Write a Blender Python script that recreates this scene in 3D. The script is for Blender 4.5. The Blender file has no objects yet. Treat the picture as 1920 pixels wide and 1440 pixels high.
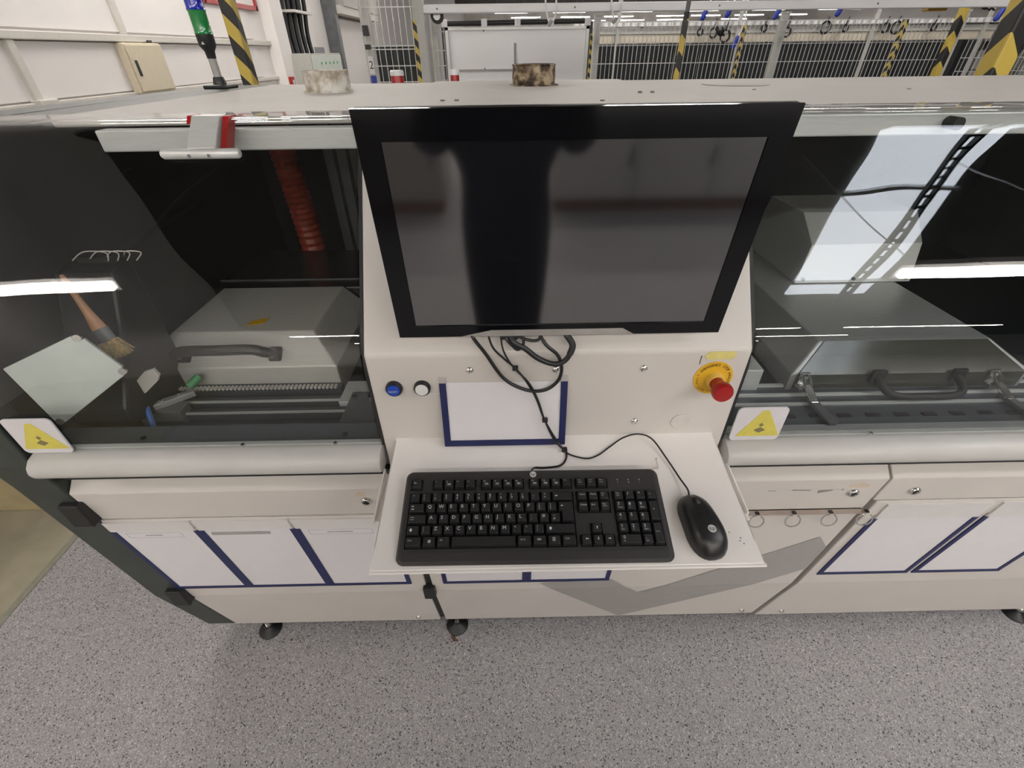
import bpy, bmesh, math, random
from mathutils import Vector, Matrix
random.seed(7)
S = bpy.context.scene
COL = S.collection

# ------------------------------------------------------------------ camera, world, exposure
FOC, PITCH, YAW, ROLL = 851.0, math.radians(36.25), math.radians(.48), math.radians(.72)
CAM = Vector((0, 0, 1.74))
_f = Vector((math.sin(YAW)*math.cos(PITCH), math.cos(YAW)*math.cos(PITCH), -math.sin(PITCH)))
_r = Vector((math.cos(YAW), -math.sin(YAW), 0)); _u = _r.cross(_f)
_r2 = _r*math.cos(ROLL) - _u*math.sin(ROLL); _u2 = _u*math.cos(ROLL) + _r*math.sin(ROLL)
cam = bpy.data.cameras.new('camera'); cam.sensor_width = 36; cam.lens = 36*FOC/1920
cam.clip_start = .02; cam.clip_end = 200
co = bpy.data.objects.new('camera', cam); COL.objects.link(co)
co.matrix_world = Matrix(((_r2.x, _u2.x, -_f.x, CAM.x), (_r2.y, _u2.y, -_f.y, CAM.y), (_r2.z, _u2.z, -_f.z, CAM.z), (0, 0, 0, 1)))
S.camera = co
W = bpy.data.worlds.new('world'); S.world = W; W.use_nodes = True
W.node_tree.nodes['Background'].inputs[0].default_value = (.8, .85, .9, 1)
W.node_tree.nodes['Background'].inputs[1].default_value = .05
S.view_settings.view_transform = 'Standard'; S.view_settings.look = 'None'
S.view_settings.gamma = 1; S.view_settings.use_curve_mapping = False
S.view_settings.exposure = 0.0
TUBE_POWER = 50.0        # emission of the tube lights of the hall
SKYLIGHT_POWER = 8.0     # emission of the daylight panel in the hall roof

# ------------------------------------------------------------------ materials
def mat(name, col, rough=.5, metal=0, var=.06, scale=30, bump=0, coat=0, spec=.5, ior=1.5, noise_stretch=None, emit=None, power=0, trans=0):
    m = bpy.data.materials.new(name); m.use_nodes = True
    nt = m.node_tree; b = nt.nodes['Principled BSDF']
    b.inputs['Roughness'].default_value = rough; b.inputs['Metallic'].default_value = metal
    b.inputs['Coat Weight'].default_value = coat; b.inputs['IOR'].default_value = ior
    b.inputs['Specular IOR Level'].default_value = spec
    b.inputs['Transmission Weight'].default_value = trans
    tc = nt.nodes.new('ShaderNodeTexCoord'); mp = nt.nodes.new('ShaderNodeMapping')
    nt.links.new(tc.outputs['Object'], mp.inputs['Vector'])
    if noise_stretch: mp.inputs['Scale'].default_value = noise_stretch
    n = nt.nodes.new('ShaderNodeTexNoise'); n.inputs['Scale'].default_value = scale; n.inputs['Detail'].default_value = 4
    nt.links.new(mp.outputs['Vector'], n.inputs['Vector'])
    r = nt.nodes.new('ShaderNodeValToRGB')
    r.color_ramp.elements[0].position = .3; r.color_ramp.elements[1].position = .7
    r.color_ramp.elements[0].color = tuple(max(0, c*(1-var)) for c in col)+(1,)
    r.color_ramp.elements[1].color = tuple(min(1, c*(1+var)) for c in col)+(1,)
    nt.links.new(n.outputs['Fac'], r.inputs['Fac']); nt.links.new(r.outputs['Color'], b.inputs['Base Color'])
    if bump:
        bp = nt.nodes.new('ShaderNodeBump'); bp.inputs['Strength'].default_value = bump; bp.inputs['Distance'].default_value = .002
        nt.links.new(n.outputs['Fac'], bp.inputs['Height']); nt.links.new(bp.outputs['Normal'], b.inputs['Normal'])
    if emit:
        b.inputs['Emission Color'].default_value = emit+(1,); b.inputs['Emission Strength'].default_value = power
    return m

M = {}
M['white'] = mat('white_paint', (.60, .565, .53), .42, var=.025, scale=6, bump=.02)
M['white2'] = mat('white_top_paint', (.60, .565, .53), .6, var=.03, scale=4)
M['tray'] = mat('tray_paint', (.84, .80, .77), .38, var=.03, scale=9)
M['bump'] = mat('bumper_aluminium', (.50, .49, .47), .38, var=.03, scale=12)
M['green'] = mat('dark_green_paint', (.035, .042, .038), .5, var=.12, scale=14)
M['black'] = mat('black_plastic', (.012, .012, .013), .42, var=.1)
M['rubber'] = mat('black_rubber', (.018, .018, .018), .6, var=.1)
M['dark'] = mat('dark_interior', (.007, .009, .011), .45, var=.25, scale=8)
M['dark2'] = mat('dark_grey_steel', (.13, .135, .14), .45, metal=.2, var=.15, scale=10)
M['ledge'] = mat('blue_grey_steel', (.10, .115, .125), .4, metal=.3, var=.12, scale=10)
M['rail'] = mat('dark_rail_steel', (.060, .066, .072), .4, metal=.3, var=.12, scale=10)
M['railblue'] = mat('blue_grey_rail', (.085, .095, .11), .4, metal=.3, var=.12, scale=10)
M['steel2'] = mat('dull_steel', (.36, .365, .36), .4, metal=.35, var=.06, scale=25, noise_stretch=(1, 18, 18))
M['pinksteel'] = mat('tarnished_steel', (.42, .35, .31), .35, metal=.5, var=.08)
M['scuff'] = mat('scuff', (.25, .235, .22), .7, var=.1)
M['steel'] = mat('brushed_steel', (.66, .64, .60), .45, metal=.25, var=.05, scale=25, noise_stretch=(1, 18, 18))
M['alu'] = mat('aluminium', (.62, .63, .62), .4, metal=.3, var=.05, scale=25, noise_stretch=(1, 12, 12))
M['chrome'] = mat('chrome', (.75, .74, .72), .16, metal=1, var=.03)
M['mint'] = mat('pale_plate', (.62, .66, .62), .55, var=.05, scale=14)
M['blue'] = mat('navy_border', (.011, .017, .085), .5, var=.08)
M['paper'] = mat('paper', (.70, .68, .70), .6, var=.015)
M['flap'] = mat('clear_flap', (.66, .64, .63), .3, var=.02)
M['tab'] = mat('grey_tab', (.42, .40, .38), .6, var=.1)
M['ink'] = mat('ink_grey', (.30, .30, .32), .7, var=.1)
M['vmark'] = mat('grey_vinyl', (.34, .325, .31), .45, var=.03)
M['kb'] = mat('keyboard_plastic', (.030, .028, .028), .5, var=.1, scale=200, bump=.15)
M['key'] = mat('key_plastic', (.018, .018, .019), .42, var=.12, scale=90)
M['space'] = mat('worn_key_plastic', (.035, .033, .032), .3, var=.15, scale=60)
M['well'] = mat('well_black', (.004, .004, .004), .7)
M['legend'] = mat('legend_white', (.62, .62, .62), .6, var=.02)
M['mouse'] = mat('mouse_plastic', (.016, .016, .017), .34, var=.12, scale=120)
M['cable'] = mat('cable_sheath', (.014, .014, .015), .4, var=.1)
M['bezel'] = mat('bezel_gloss_black', (.004, .004, .005), .10, var=.05, spec=.3)
M['screen'] = mat('screen_glass', (.006, .006, .008), .07, var=.05, ior=2.8, scale=3)
M['chin'] = mat('chin_reflection_tone', (.45, .43, .41), .3, metal=.4, var=.1)
M['red'] = mat('red_plastic', (.36, .012, .012), .3, var=.06)
M['yellow'] = mat('yellow_plastic', (.72, .42, .02), .45, var=.05)
M['yellow2'] = mat('yellow_collar', (.75, .50, .10), .4, var=.04)
M['palelabel'] = mat('faded_yellow_label', (.66, .58, .20), .55, var=.06, scale=60)
M['bluebtn'] = mat('blue_button', (.01, .06, .42), .3, var=.05)
M['whitebtn'] = mat('white_button', (.75, .75, .75), .3, var=.02)
M['sticker'] = mat('sticker_white', (.62, .60, .62), .5, var=.02)
M['warn'] = mat('warning_yellow', (.62, .54, .10), .5, var=.06, scale=60)
M['warnmark'] = mat('warning_mark', (.20, .17, .08), .6, var=.1)
M['wood'] = mat('brush_wood', (.42, .22, .12), .5, var=.2, scale=40, noise_stretch=(1, 1, .2))
M['bristle'] = mat('brush_bristles', (.52, .38, .18), .8, var=.4, scale=150)
M['darkpanel'] = mat('dark_gloss_panel', (.045, .047, .036), .12, var=.1)
M['blackgloss'] = mat('black_gloss', (.010, .011, .012), .22, var=.1)
M['hose'] = mat('red_hose', (.26, .035, .018), .4, var=.15)
M['charred'] = None
M['wall'] = mat('wall_panel_paint', (.82, .785, .775), .6, var=.02, scale=3)
M['trunk'] = mat('cable_trunking', (.64, .61, .57), .5, var=.03)
M['beige'] = mat('beige_enclosure', (.62, .55, .42), .5, var=.04)
M['concrete'] = mat('concrete', (.32, .29, .21), .75, var=.18, scale=5, bump=.1)
M['tan'] = mat('tan_block', (.34, .28, .16), .7, var=.12, scale=8)
M['fence'] = mat('fence_grey', (.46, .46, .43), .5, var=.05)
M['wire'] = mat('fence_wire', (.55, .55, .55), .4, var=.05, metal=.3)
M['curtain'] = mat('black_curtain', (.008, .010, .011), .8, var=.3, scale=3, noise_stretch=(14, 1, .3))
M['board'] = mat('whiteboard', (.80, .80, .81), .3, var=.015, scale=2)
M['blueplug'] = mat('blue_plug', (.01, .03, .30), .4, var=.1)
M['cream'] = mat('cream_conveyor', (.62, .56, .46), .5, var=.06, scale=5)
M['ceil'] = mat('ceiling_sheet', (.13, .125, .115), .8, var=.08, scale=2)
M['far'] = mat('far_wall', (.50, .48, .45), .8, var=.2, scale=1.2)
M['skin'] = mat('skin', (.55, .34, .26), .5, var=.05)
M['cloth'] = mat('dark_cloth', (.006, .006, .009), .9, var=.2, scale=60)
M['hair'] = mat('dark_hair', (.03, .02, .015), .6, var=.2)
M['cabwhite'] = mat('cabinet_white', (.55, .54, .54), .5, var=.05)
M['brown'] = mat('brown_plinth', (.16, .08, .05), .6, var=.2)
M['glowblue'] = mat('beacon_blue', (.01, .02, .42), .15, var=.05, coat=.5)
M['glowgreen'] = mat('beacon_green', (.01, .22, .05), .15, var=.05, coat=.5)
M['greypole'] = mat('grey_pole', (.38, .37, .36), .4, var=.04)
M['bluecable'] = mat('blue_cable', (.05, .16, .50), .4, var=.08)
M['greenclip'] = mat('green_clip', (.10, .36, .16), .5, var=.1)
M['tube'] = mat('light_tube', (.9, .9, .9), .5, emit=(1.0, .95, .88), power=TUBE_POWER)
M['skylight'] = mat('skylight_daylight', (.9, .9, .9), .5, emit=(.86, .91, 1.0), power=SKYLIGHT_POWER)
M['residue'] = mat('label_residue', (.60, .51, .40), .6, var=.06, scale=40)
M['crumb'] = mat('crumbs', (.12, .06, .03), .8, var=.3, scale=200)
M['mustard'] = mat('mustard_board', (.36, .27, .10), .7, var=.12, scale=8)
M['olive'] = mat('olive_grey', (.23, .23, .18), .7, var=.1)

def rgbmix(nt, fac, a, b):
    x = nt.nodes.new('ShaderNodeMix'); x.data_type = 'RGBA'
    nt.links.new(fac, x.inputs['Factor'])
    for i, c in ((6, a), (7, b)):
        if isinstance(c, tuple): x.inputs[i].default_value = c+(1,)
        else: nt.links.new(c, x.inputs[i])
    return x.outputs[2]

def floor_mat():
    m = bpy.data.materials.new('speckled_vinyl'); m.use_nodes = True; nt = m.node_tree
    b = nt.nodes['Principled BSDF']; b.inputs['Roughness'].default_value = .42
    tc = nt.nodes.new('ShaderNodeTexCoord')
    def vor(scale, stretch):
        mp = nt.nodes.new('ShaderNodeMapping'); mp.inputs['Scale'].default_value = stretch
        nt.links.new(tc.outputs['Object'], mp.inputs['Vector'])
        v = nt.nodes.new('ShaderNodeTexVoronoi'); v.inputs['Scale'].default_value = scale
        nt.links.new(mp.outputs['Vector'], v.inputs['Vector'])
        sp = nt.nodes.new('ShaderNodeSeparateColor'); nt.links.new(v.outputs['Color'], sp.inputs[0])
        return sp
    def gt(sock, t):
        k = nt.nodes.new('ShaderNodeMath'); k.operation = 'GREATER_THAN'; k.inputs[1].default_value = t
        nt.links.new(sock, k.inputs[0]); return k.outputs[0]
    a = vor(250, (1, 1.2, 1)); c = vor(330, (1.2, 1, 1)); d = vor(480, (1, 1, 1))
    n = nt.nodes.new('ShaderNodeTexNoise'); n.inputs['Scale'].default_value = 2.2; n.inputs['Detail'].default_value = 5
    nt.links.new(tc.outputs['Object'], n.inputs['Vector'])
    col = rgbmix(nt, n.outputs['Fac'], (.31, .298, .305), (.36, .347, .353))
    col = rgbmix(nt, gt(d.outputs['Red'], .72), col, (.25, .242, .252))
    col = rgbmix(nt, gt(d.outputs['Green'], .78), col, (.42, .405, .41))
    col = rgbmix(nt, gt(c.outputs['Red'], .90), col, (.16, .155, .172))
    col = rgbmix(nt, gt(a.outputs['Green'], .955), col, (.05, .05, .06))
    col = rgbmix(nt, gt(c.outputs['Blue'], .955), col, (.58, .565, .56))
    nt.links.new(col, b.inputs['Base Color'])
    return m
M['floor'] = floor_mat()

def stripe_mat(w):
    m = bpy.data.materials.new('hazard_stripes'); m.use_nodes = True; nt = m.node_tree
    b = nt.nodes['Principled BSDF']; b.inputs['Roughness'].default_value = .45
    tc = nt.nodes.new('ShaderNodeTexCoord'); sp = nt.nodes.new('ShaderNodeSeparateXYZ')
    nt.links.new(tc.outputs['Object'], sp.inputs[0])
    def math_(op, a, b_):
        k = nt.nodes.new('ShaderNodeMath'); k.operation = op
        for i, s in enumerate((a, b_)):
            if isinstance(s, (int, float)): k.inputs[i].default_value = s
            else: nt.links.new(s, k.inputs[i])
        return k.outputs[0]
    s = math_('ADD', sp.outputs['Z'], math_('MULTIPLY', sp.outputs['X'], 1.1))
    s = math_('ADD', s, math_('MULTIPLY', sp.outputs['Y'], 1.1))
    g = math_('GREATER_THAN', math_('FRACT', math_('DIVIDE', s, w), 0), .5)
    nt.links.new(rgbmix(nt, g, (.60, .44, .08), (.012, .012, .012)), b.inputs['Base Color'])
    return m

def glass_mat(name, tint, f0=.042):
    m = bpy.data.materials.new(name); m.use_nodes = True; nt = m.node_tree
    for n in list(nt.nodes):
        if n.type == 'BSDF_PRINCIPLED': nt.nodes.remove(n)
    out = [n for n in nt.nodes if n.type == 'OUTPUT_MATERIAL'][0]
    t = nt.nodes.new('ShaderNodeBsdfTransparent'); t.inputs[0].default_value = tint+(1,)
    g = nt.nodes.new('ShaderNodeBsdfGlossy'); g.inputs['Roughness'].default_value = .0
    tcn = nt.nodes.new('ShaderNodeTexCoord'); nz = nt.nodes.new('ShaderNodeTexNoise')
    nz.inputs['Scale'].default_value = 3.2; nz.inputs['Detail'].default_value = 1
    nt.links.new(tcn.outputs['Object'], nz.inputs['Vector'])
    bp = nt.nodes.new('ShaderNodeBump'); bp.inputs['Strength'].default_value = .25; bp.inputs['Distance'].default_value = .012
    nt.links.new(nz.outputs['Fac'], bp.inputs['Height']); nt.links.new(bp.outputs['Normal'], g.inputs['Normal'])
    lw = nt.nodes.new('ShaderNodeLayerWeight'); lw.inputs['Blend'].default_value = .5
    p = nt.nodes.new('ShaderNodeMath'); p.operation = 'POWER'; p.inputs[1].default_value = 5
    nt.links.new(lw.outputs['Facing'], p.inputs[0])
    q = nt.nodes.new('ShaderNodeMath'); q.operation = 'MULTIPLY_ADD'; q.inputs[1].default_value = 1-f0; q.inputs[2].default_value = f0
    nt.links.new(p.outputs[0], q.inputs[0])
    mx = nt.nodes.new('ShaderNodeMixShader')
    nt.links.new(q.outputs[0], mx.inputs[0]); nt.links.new(t.outputs[0], mx.inputs[1]); nt.links.new(g.outputs[0], mx.inputs[2])
    nt.links.new(mx.outputs[0], out.inputs[0])
    return m
M['glass'] = glass_mat('tinted_acrylic', (.955, .965, .962))

def char_mat(name, a, b_, c):
    m = bpy.data.materials.new(name); m.use_nodes = True; nt = m.node_tree
    b = nt.nodes['Principled BSDF']; b.inputs['Roughness'].default_value = .7
    tc = nt.nodes.new('ShaderNodeTexCoord')
    n = nt.nodes.new('ShaderNodeTexNoise'); n.inputs['Scale'].default_value = 34; n.inputs['Detail'].default_value = 8
    nt.links.new(tc.outputs['Object'], n.inputs['Vector'])
    r = nt.nodes.new('ShaderNodeValToRGB'); e = r.color_ramp.elements
    e[0].position = .38; e[0].color = a+(1,); e[1].position = .62; e[1].color = c+(1,)
    k = e.new(.5); k.color = b_+(1,)
    nt.links.new(n.outputs['Fac'], r.inputs['Fac']); nt.links.new(r.outputs['Color'], b.inputs['Base Color'])
    return m
M['charred'] = char_mat('charred_pipe', (.012, .009, .006), (.10, .065, .035), (.38, .30, .20))
M['torn'] = char_mat('stained_duct', (.34, .29, .22), (.56, .52, .46), (.68, .66, .62))

# ------------------------------------------------------------------ mesh helpers
OFF = {}
class MB:
    def __init__(s): s.v = []; s.f = []; s.m = []
    def add(s, vs, fs, mi=0):
        o = len(s.v); s.v += [Vector(p) for p in vs]
        for f in fs: s.f.append([i+o for i in f]); s.m.append(mi)
        return s
    def box(s, a, b, T=None, mi=0):
        x0, y0, z0 = a; x1, y1, z1 = b
        vs = [Vector(p) for p in ((x0,y0,z0),(x1,y0,z0),(x1,y1,z0),(x0,y1,z0),(x0,y0,z1),(x1,y0,z1),(x1,y1,z1),(x0,y1,z1))]
        if T: vs = [T @ p for p in vs]
        return s.add(vs, [(0,3,2,1),(4,5,6,7),(0,1,5,4),(1,2,6,5),(2,3,7,6),(3,0,4,7)], mi)
    def prism(s, poly, a, b, axis='x', T=None, mi=0):
        """polygon of 2D points swept along an axis (x: points are (y,z); y: (x,z); z: (x,y))"""
        def P(p, t): return Vector((t, p[0], p[1])) if axis == 'x' else Vector((p[0], t, p[1])) if axis == 'y' else Vector((p[0], p[1], t))
        n = len(poly); vs = [P(p, a) for p in poly]+[P(p, b) for p in poly]
        if T: vs = [T @ p for p in vs]
        fs = [list(range(n))[::-1], list(range(n, 2*n))]+[(i, (i+1) % n, n+(i+1) % n, n+i) for i in range(n)]
        return s.add(vs, fs, mi)
    def cyl(s, p0, p1, r0, r1=None, n=16, mi=0):
        return s.rings([(p0, r0), (p1, r0 if r1 is None else r1)], n, mi)
    def rings(s, pts, n=16, mi=0, cap=True):
        ps = [Vector(p) for p, r in pts]; rs = [r for p, r in pts]
        vs = []; prev = None
        for i, p in enumerate(ps):
            d = (ps[min(i+1, len(ps)-1)]-ps[max(i-1, 0)])
            if d.length < 1e-9: d = Vector((0, 0, 1))
            d.normalize()
            if prev is None:
                a = d.orthogonal().normalized()
            else:
                a = prev-d*prev.dot(d)
                a = a.normalized() if a.length > 1e-6 else d.orthogonal().normalized()
            prev = a; b = d.cross(a)
            for k in range(n):
                t = 2*math.pi*k/n; vs.append(p+(a*math.cos(t)+b*math.sin(t))*rs[i])
        fs = []
        for i in range(len(ps)-1):
            for k in range(n):
                fs.append((i*n+k, i*n+(k+1) % n, (i+1)*n+(k+1) % n, (i+1)*n+k))
        if cap:
            fs.append(list(range(n))[::-1]); fs.append(list(range((len(ps)-1)*n, len(ps)*n)))
        return s.add(vs, fs, mi)
    def tube(s, path, r, n=8, mi=0, sub=6):
        P = spline(path, sub) if sub > 1 else [Vector(p) for p in path]
        return s.rings([(p, r) for p in P], n, mi)
    def lathe(s, prof, c, T=None, n=24, mi=0):
        """profile of (r, h) turned about local z at c"""
        vs = []; c = Vector(c)
        for r, h in prof:
            for k in range(n):
                t = 2*math.pi*k/n; p = Vector((r*math.cos(t), r*math.sin(t), h))
                vs.append(c+((T @ p) if T else p))
        fs = []
        for i in range(len(prof)-1):
            for k in range(n): fs.append((i*n+k, i*n+(k+1) % n, (i+1)*n+(k+1) % n, (i+1)*n+k))
        fs.append(list(range(n))[::-1]); fs.append(list(range((len(prof)-1)*n, len(prof)*n)))
        return s.add(vs, fs, mi)
    def build(s, name, mt, parent=None, smooth=False, bevel=0, seg=2, loc=None):
        me = bpy.data.meshes.new(name)
        off = Vector((0, 0, 0))
        if parent is not None: off = OFF[parent.name]
        elif loc is not None: off = Vector(loc)
        me.from_pydata([tuple(p-off) for p in s.v], [], s.f)
        mts = mt if isinstance(mt, (list, tuple)) else [mt]
        for x in mts: me.materials.append(M[x] if isinstance(x, str) else x)
        if len(mts) > 1: me.polygons.foreach_set('material_index', s.m)
        bm = bmesh.new(); bm.from_mesh(me)
        bmesh.ops.remove_doubles(bm, verts=bm.verts, dist=1e-6)
        bmesh.ops.recalc_face_normals(bm, faces=bm.faces)
        if bevel:
            es = [e for e in bm.edges if len(e.link_faces) == 2 and e.calc_face_angle(0) > .5]
            bmesh.ops.bevel(bm, geom=es, offset=bevel, segments=seg, profile=.5, affect='EDGES', clamp_overlap=True)
        bm.to_mesh(me); bm.free()
        if smooth:
            me.polygons.foreach_set('use_smooth', [True]*len(me.polygons))
            try: me.set_sharp_from_angle(angle=math.radians(40))
            except Exception: pass
        me.update()
        o = bpy.data.objects.new(name, me); COL.objects.link(o)
        if parent is not None: o.parent = parent; OFF[o.name] = off
        else: o.location = off; OFF[o.name] = off
        return o

def spline(path, sub=6):
    P = [Vector(p) for p in path]
    if len(P) < 3: return P
    out = []
    for i in range(len(P)-1):
        p0 = P[max(i-1, 0)]; p1 = P[i]; p2 = P[i+1]; p3 = P[min(i+2, len(P)-1)]
        for k in range(sub):
            t = k/sub
            out.append(.5*((2*p1)+(p2-p0)*t+(2*p0-5*p1+4*p2-p3)*t*t+(3*p1-p0-3*p2+p3)*t**3))
    out.append(P[-1]); return out

def fillet(pts, radii, seg=10):
    out = []
    for i, p in enumerate(pts):
        p = Vector(p); r = radii[i]
        if not r: out.append(p); continue
        a = (Vector(pts[i-1])-p).normalized(); b = (Vector(pts[i+1])-p).normalized()
        ang = a.angle(b); d = r/math.tan(ang/2)
        c = p+(a+b).normalized()*(r/math.sin(ang/2))
        s = p+a*d; e = p+b*d
        a0 = math.atan2(s.y-c.y, s.x-c.x); a1 = math.atan2(e.y-c.y, e.x-c.x)
        while a1-a0 > math.pi: a1 -= 2*math.pi
        while a1-a0 < -math.pi: a1 += 2*math.pi
        for k in range(seg+1):
            t = a0+(a1-a0)*k/seg; out.append(Vector((c.x+r*math.cos(t), c.y+r*math.sin(t))))
    return out

def rrect(x0, x1, y0, y1, r, n=5):
    out = []
    for cx, cy, a in ((x1-r, y0+r, -90), (x1-r, y1-r, 0), (x0+r, y1-r, 90), (x0+r, y0+r, 180)):
        for k in range(n+1):
            an = math.radians(a+90*k/n); out.append((cx+r*math.cos(an), cy+r*math.sin(an)))
    return out
def tag(o, label=None, cat=None, group=None, kind=None):
    if label: o['label'] = label
    if cat: o['category'] = cat
    if group: o['group'] = group
    if kind: o['kind'] = kind
    return o
def thing(name, label, cat, loc=(0, 0, 0), rot=None, group=None):
    o = bpy.data.objects.new(name, None); COL.objects.link(o); o.location = loc; o.empty_display_size = .05
    if rot: o.rotation_euler = rot; OFF[o.name] = Vector((0, 0, 0))
    else: OFF[o.name] = Vector(loc)
    return tag(o, label, cat, group)
def struct(o): o['kind'] = 'structure'; return o
def text_mesh(txt, size, align='CENTER', extrude=0):
    c = bpy.data.curves.new('t', 'FONT'); c.body = txt; c.size = size; c.align_x = align; c.align_y = 'CENTER'
    c.resolution_u = 2; c.extrude = extrude
    o = bpy.data.objects.new('t', c); COL.objects.link(o)
    dg = bpy.context.evaluated_depsgraph_get(); dg.update()
    me = bpy.data.meshes.new_from_object(o.evaluated_get(dg))
    bpy.data.objects.remove(o); bpy.data.curves.remove(c)
    return me
def put_text(name, txt, size, mt, parent, T, align='CENTER'):
    """lettering in the plane of T (x right, y up, z out), as a child of parent"""
    me = text_mesh(txt, size, align); me.name = name
    off = OFF[parent.name]
    me.transform(Matrix.Translation(-off) @ T)
    me.materials.clear(); me.materials.append(M[mt])
    o = bpy.data.objects.new(name, me); COL.objects.link(o); o.parent = parent; OFF[o.name] = off
    return o
RX90 = Matrix.Rotation(math.pi/2, 4, 'X')      # text plane turned to face -y
def TR(x, y, z): return Matrix.Translation((x, y, z))
# ------------------------------------------------------------------ the hall
def slab(name, a, b, mt): return struct(MB().box(a, b).build(name, mt))
XL, XR, YB, YF, ZC = -3.2, 24.0, -9.0, 48.0, 4.6
slab('floor', (-1.951, YB, -.1), (XR, YF, 0), 'floor')
fc = MB().box((XL-.2, YB, -.1), (-1.951, YF, .0)).build('floor_concrete', 'concrete'); struct(fc)
MB().box((-1.975, YB, 0), (-1.945, YF, .002)).build('floor_joint', 'olive', fc)
ceil = slab('ceiling', (XL-.2, YB, ZC), (XR, YF, ZC+.1), 'ceil')
wl = slab('wall_left', (XL-.2, YB, 0), (XL, YF, ZC), 'wall')
slab('wall_back', (XL, YF, 0), (XR, YF+.2, ZC), 'far')
slab('wall_right', (XR, YB, 0), (XR+.2, YF, ZC), 'wall')
slab('wall_front', (XL, YB-.2, 0), (XR, YB, ZC), 'wall')
# cladding panels of the left wall, each its own piece with joints between
ys = [1.2, 2.45, 3.70, 4.85, 6.1, 7.35]
for i in range(len(ys)-1):
    for z0, z1 in ((.05, 1.45), (1.50, 1.83), (1.90, 3.1)):
        MB().box((XL, ys[i]+.012, z0), (XL+.02, ys[i+1]-.012, z1)).build('wall_panel', 'wall', wl, bevel=.004)
trunk = struct(MB().box((XL, 1.0, 1.835), (XL+.06, 7.9, 1.885)).build('trim_1', 'trunk', bevel=.006))
struct(MB().box((XL, 1.0, 1.455), (XL+.045, 7.9, 1.49)).build('trim_2', 'trunk', bevel=.005))
struct(MB().box((XL, 3.655, 1.50), (XL+.05, 3.715, 1.835)).box((XL, 3.635, 1.455), (XL+.08, 3.79, 1.505)).build('trim_3', 'trunk', bevel=.005))
struct(MB().box((XL, 4.82, 1.885), (XL+.05, 4.87, 3.2)).build('trim_4', 'trunk', bevel=.005))
# ceiling beams
for y in (10, 20, 30, 40):
    MB().box((XL, y, ZC-.35), (XR, y+.25, ZC)).build('ceiling_beam', 'ceil', ceil)

# skylight in the roof, with its frame bars and the ladder tray under it
sk = thing('roof_skylight', 'bright daylight panel in the roof, mirrored in the right glass cover', 'skylight', (3.65, -1.0, ZC-.03))
MB().box((3.0, -2.05, ZC-.035), (3.98, .35, ZC-.005)).build('daylight_pane', 'skylight', sk)
for y in (-1.85, -.75):
    MB().box((2.95, y, ZC-.08), (4.02, y+.035, ZC-.035)).build('glazing_bar', 'alu', sk)
lt = thing('cable_ladder', 'dark cable ladder hanging under the roof skylight', 'cable tray', (3.5, -1, 4.3))
for dx in (-.045, .045):
    MB().box((3.50+dx-.012, -3.2, 4.27), (3.50+dx+.012, 1.2, 4.31)).build('side_rail', 'dark', lt)
for k in range(44):
    y = -3.2+k*.1
    MB().box((3.46, y, 4.28), (3.54, y+.02, 4.30)).build('rung', 'dark', lt)

def tube_light(x, y, L=1.5, z=3.6, label='white tube light hanging from the hall ceiling', group='tube lights of the hall', along='x', w=.05):
    t = thing('ceiling_light', label, 'light', (x, y, z), group=group)
    if along == 'x':
        MB().box((x-L/2, y-.06, z+.01), (x+L/2, y+.06, z+.06)).build('housing', 'wall', t)
        MB().box((x-L/2+.02, y-w, z-.03), (x+L/2-.02, y+w, z+.01)).build('tube', 'tube', t)
    for s in (-1, 1): MB().cyl((x+s*L*.4, y, z+.06), (x+s*L*.4, y, ZC), .004, n=6).build('suspension_rod', 'wire', t)
    return t
tube_light(-2.72, -.42, .90, z=2.9, label='short white tube light mirrored in the left glass cover', group=None, w=.03)
tube_light(3.12, -.42, 1.64, z=2.9, label='white tube light mirrored in the right glass cover', group=None, w=.03)
OUT = 'white tube light over the machine hall, above the picture'
for y in (-8.0, -5.2, -2.9):
    for x in (-1.6, .4, 2.4, 4.6): tube_light(x, y, 1.6, label=OUT, group='tube lights above the picture')
for y, xs in ((3.6, (-2.5, 5.5)), (5.2, (-2.5,)), (6.0, (-1.7, 2.0, 5.2)), (9.0, (-1.7, 1.5, 4.8)), (12.5, (-1.7, 1.5, 4.8, 8.0))):
    for x in xs: tube_light(x, y, 1.6, label=OUT, group='tube lights above the picture')
FARL = 'distant white tube light glowing under the hall ceiling'
for y, xs in ((30, (3, 6, 9, 12, 15)), (35, (0.5, 4, 8, 12, 16, 20)), (40, (1.6, 5, 8, 11.6, 14, 17, 20)), (45, (0, 3.4, 7, 10, 13, 18))):
    for x in xs: tube_light(x, y, 2.0, label=FARL, group='distant tube lights')

# ---------------- fittings on the left wall
t = thing('electrical_box', 'beige metal electrical box on the white wall', 'electrical box', (XL, 4.93, 1.66))
MB().box((XL+.02, 4.68, 1.475), (XL+.09, 5.18, 1.83)).build('enclosure', 'beige', t, bevel=.008)
d = MB().box((XL+.09, 4.695, 1.49), (XL+.102, 5.165, 1.815)).build('door', 'beige', t, bevel=.003)
MB().box((XL+.102, 4.73, 1.60), (XL+.107, 4.76, 1.71)).build('slot_handle', 'black', d)
MB().box((XL+.02, 5.06, 1.83), (XL+.07, 5.12, 1.85)).build('cable_gland', 'black', t)
t = thing('picture_frame', 'red edged notice frame high on the left wall', 'notice', (XL, 7.0, 2.4))
MB().box((XL+.02, 6.35, 2.215), (XL+.03, 7.6, 3.0)).build('notice_sheet', 'wall', t)
for a, b in (((XL+.02, 6.33, 2.19), (XL+.05, 7.62, 2.235)), ((XL+.02, 7.58, 2.19), (XL+.05, 7.63, 3.0)), ((XL+.02, 6.31, 2.19), (XL+.05, 6.36, 3.0))):
    MB().box(a, b).build('frame_bar', 'red', t)
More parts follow.
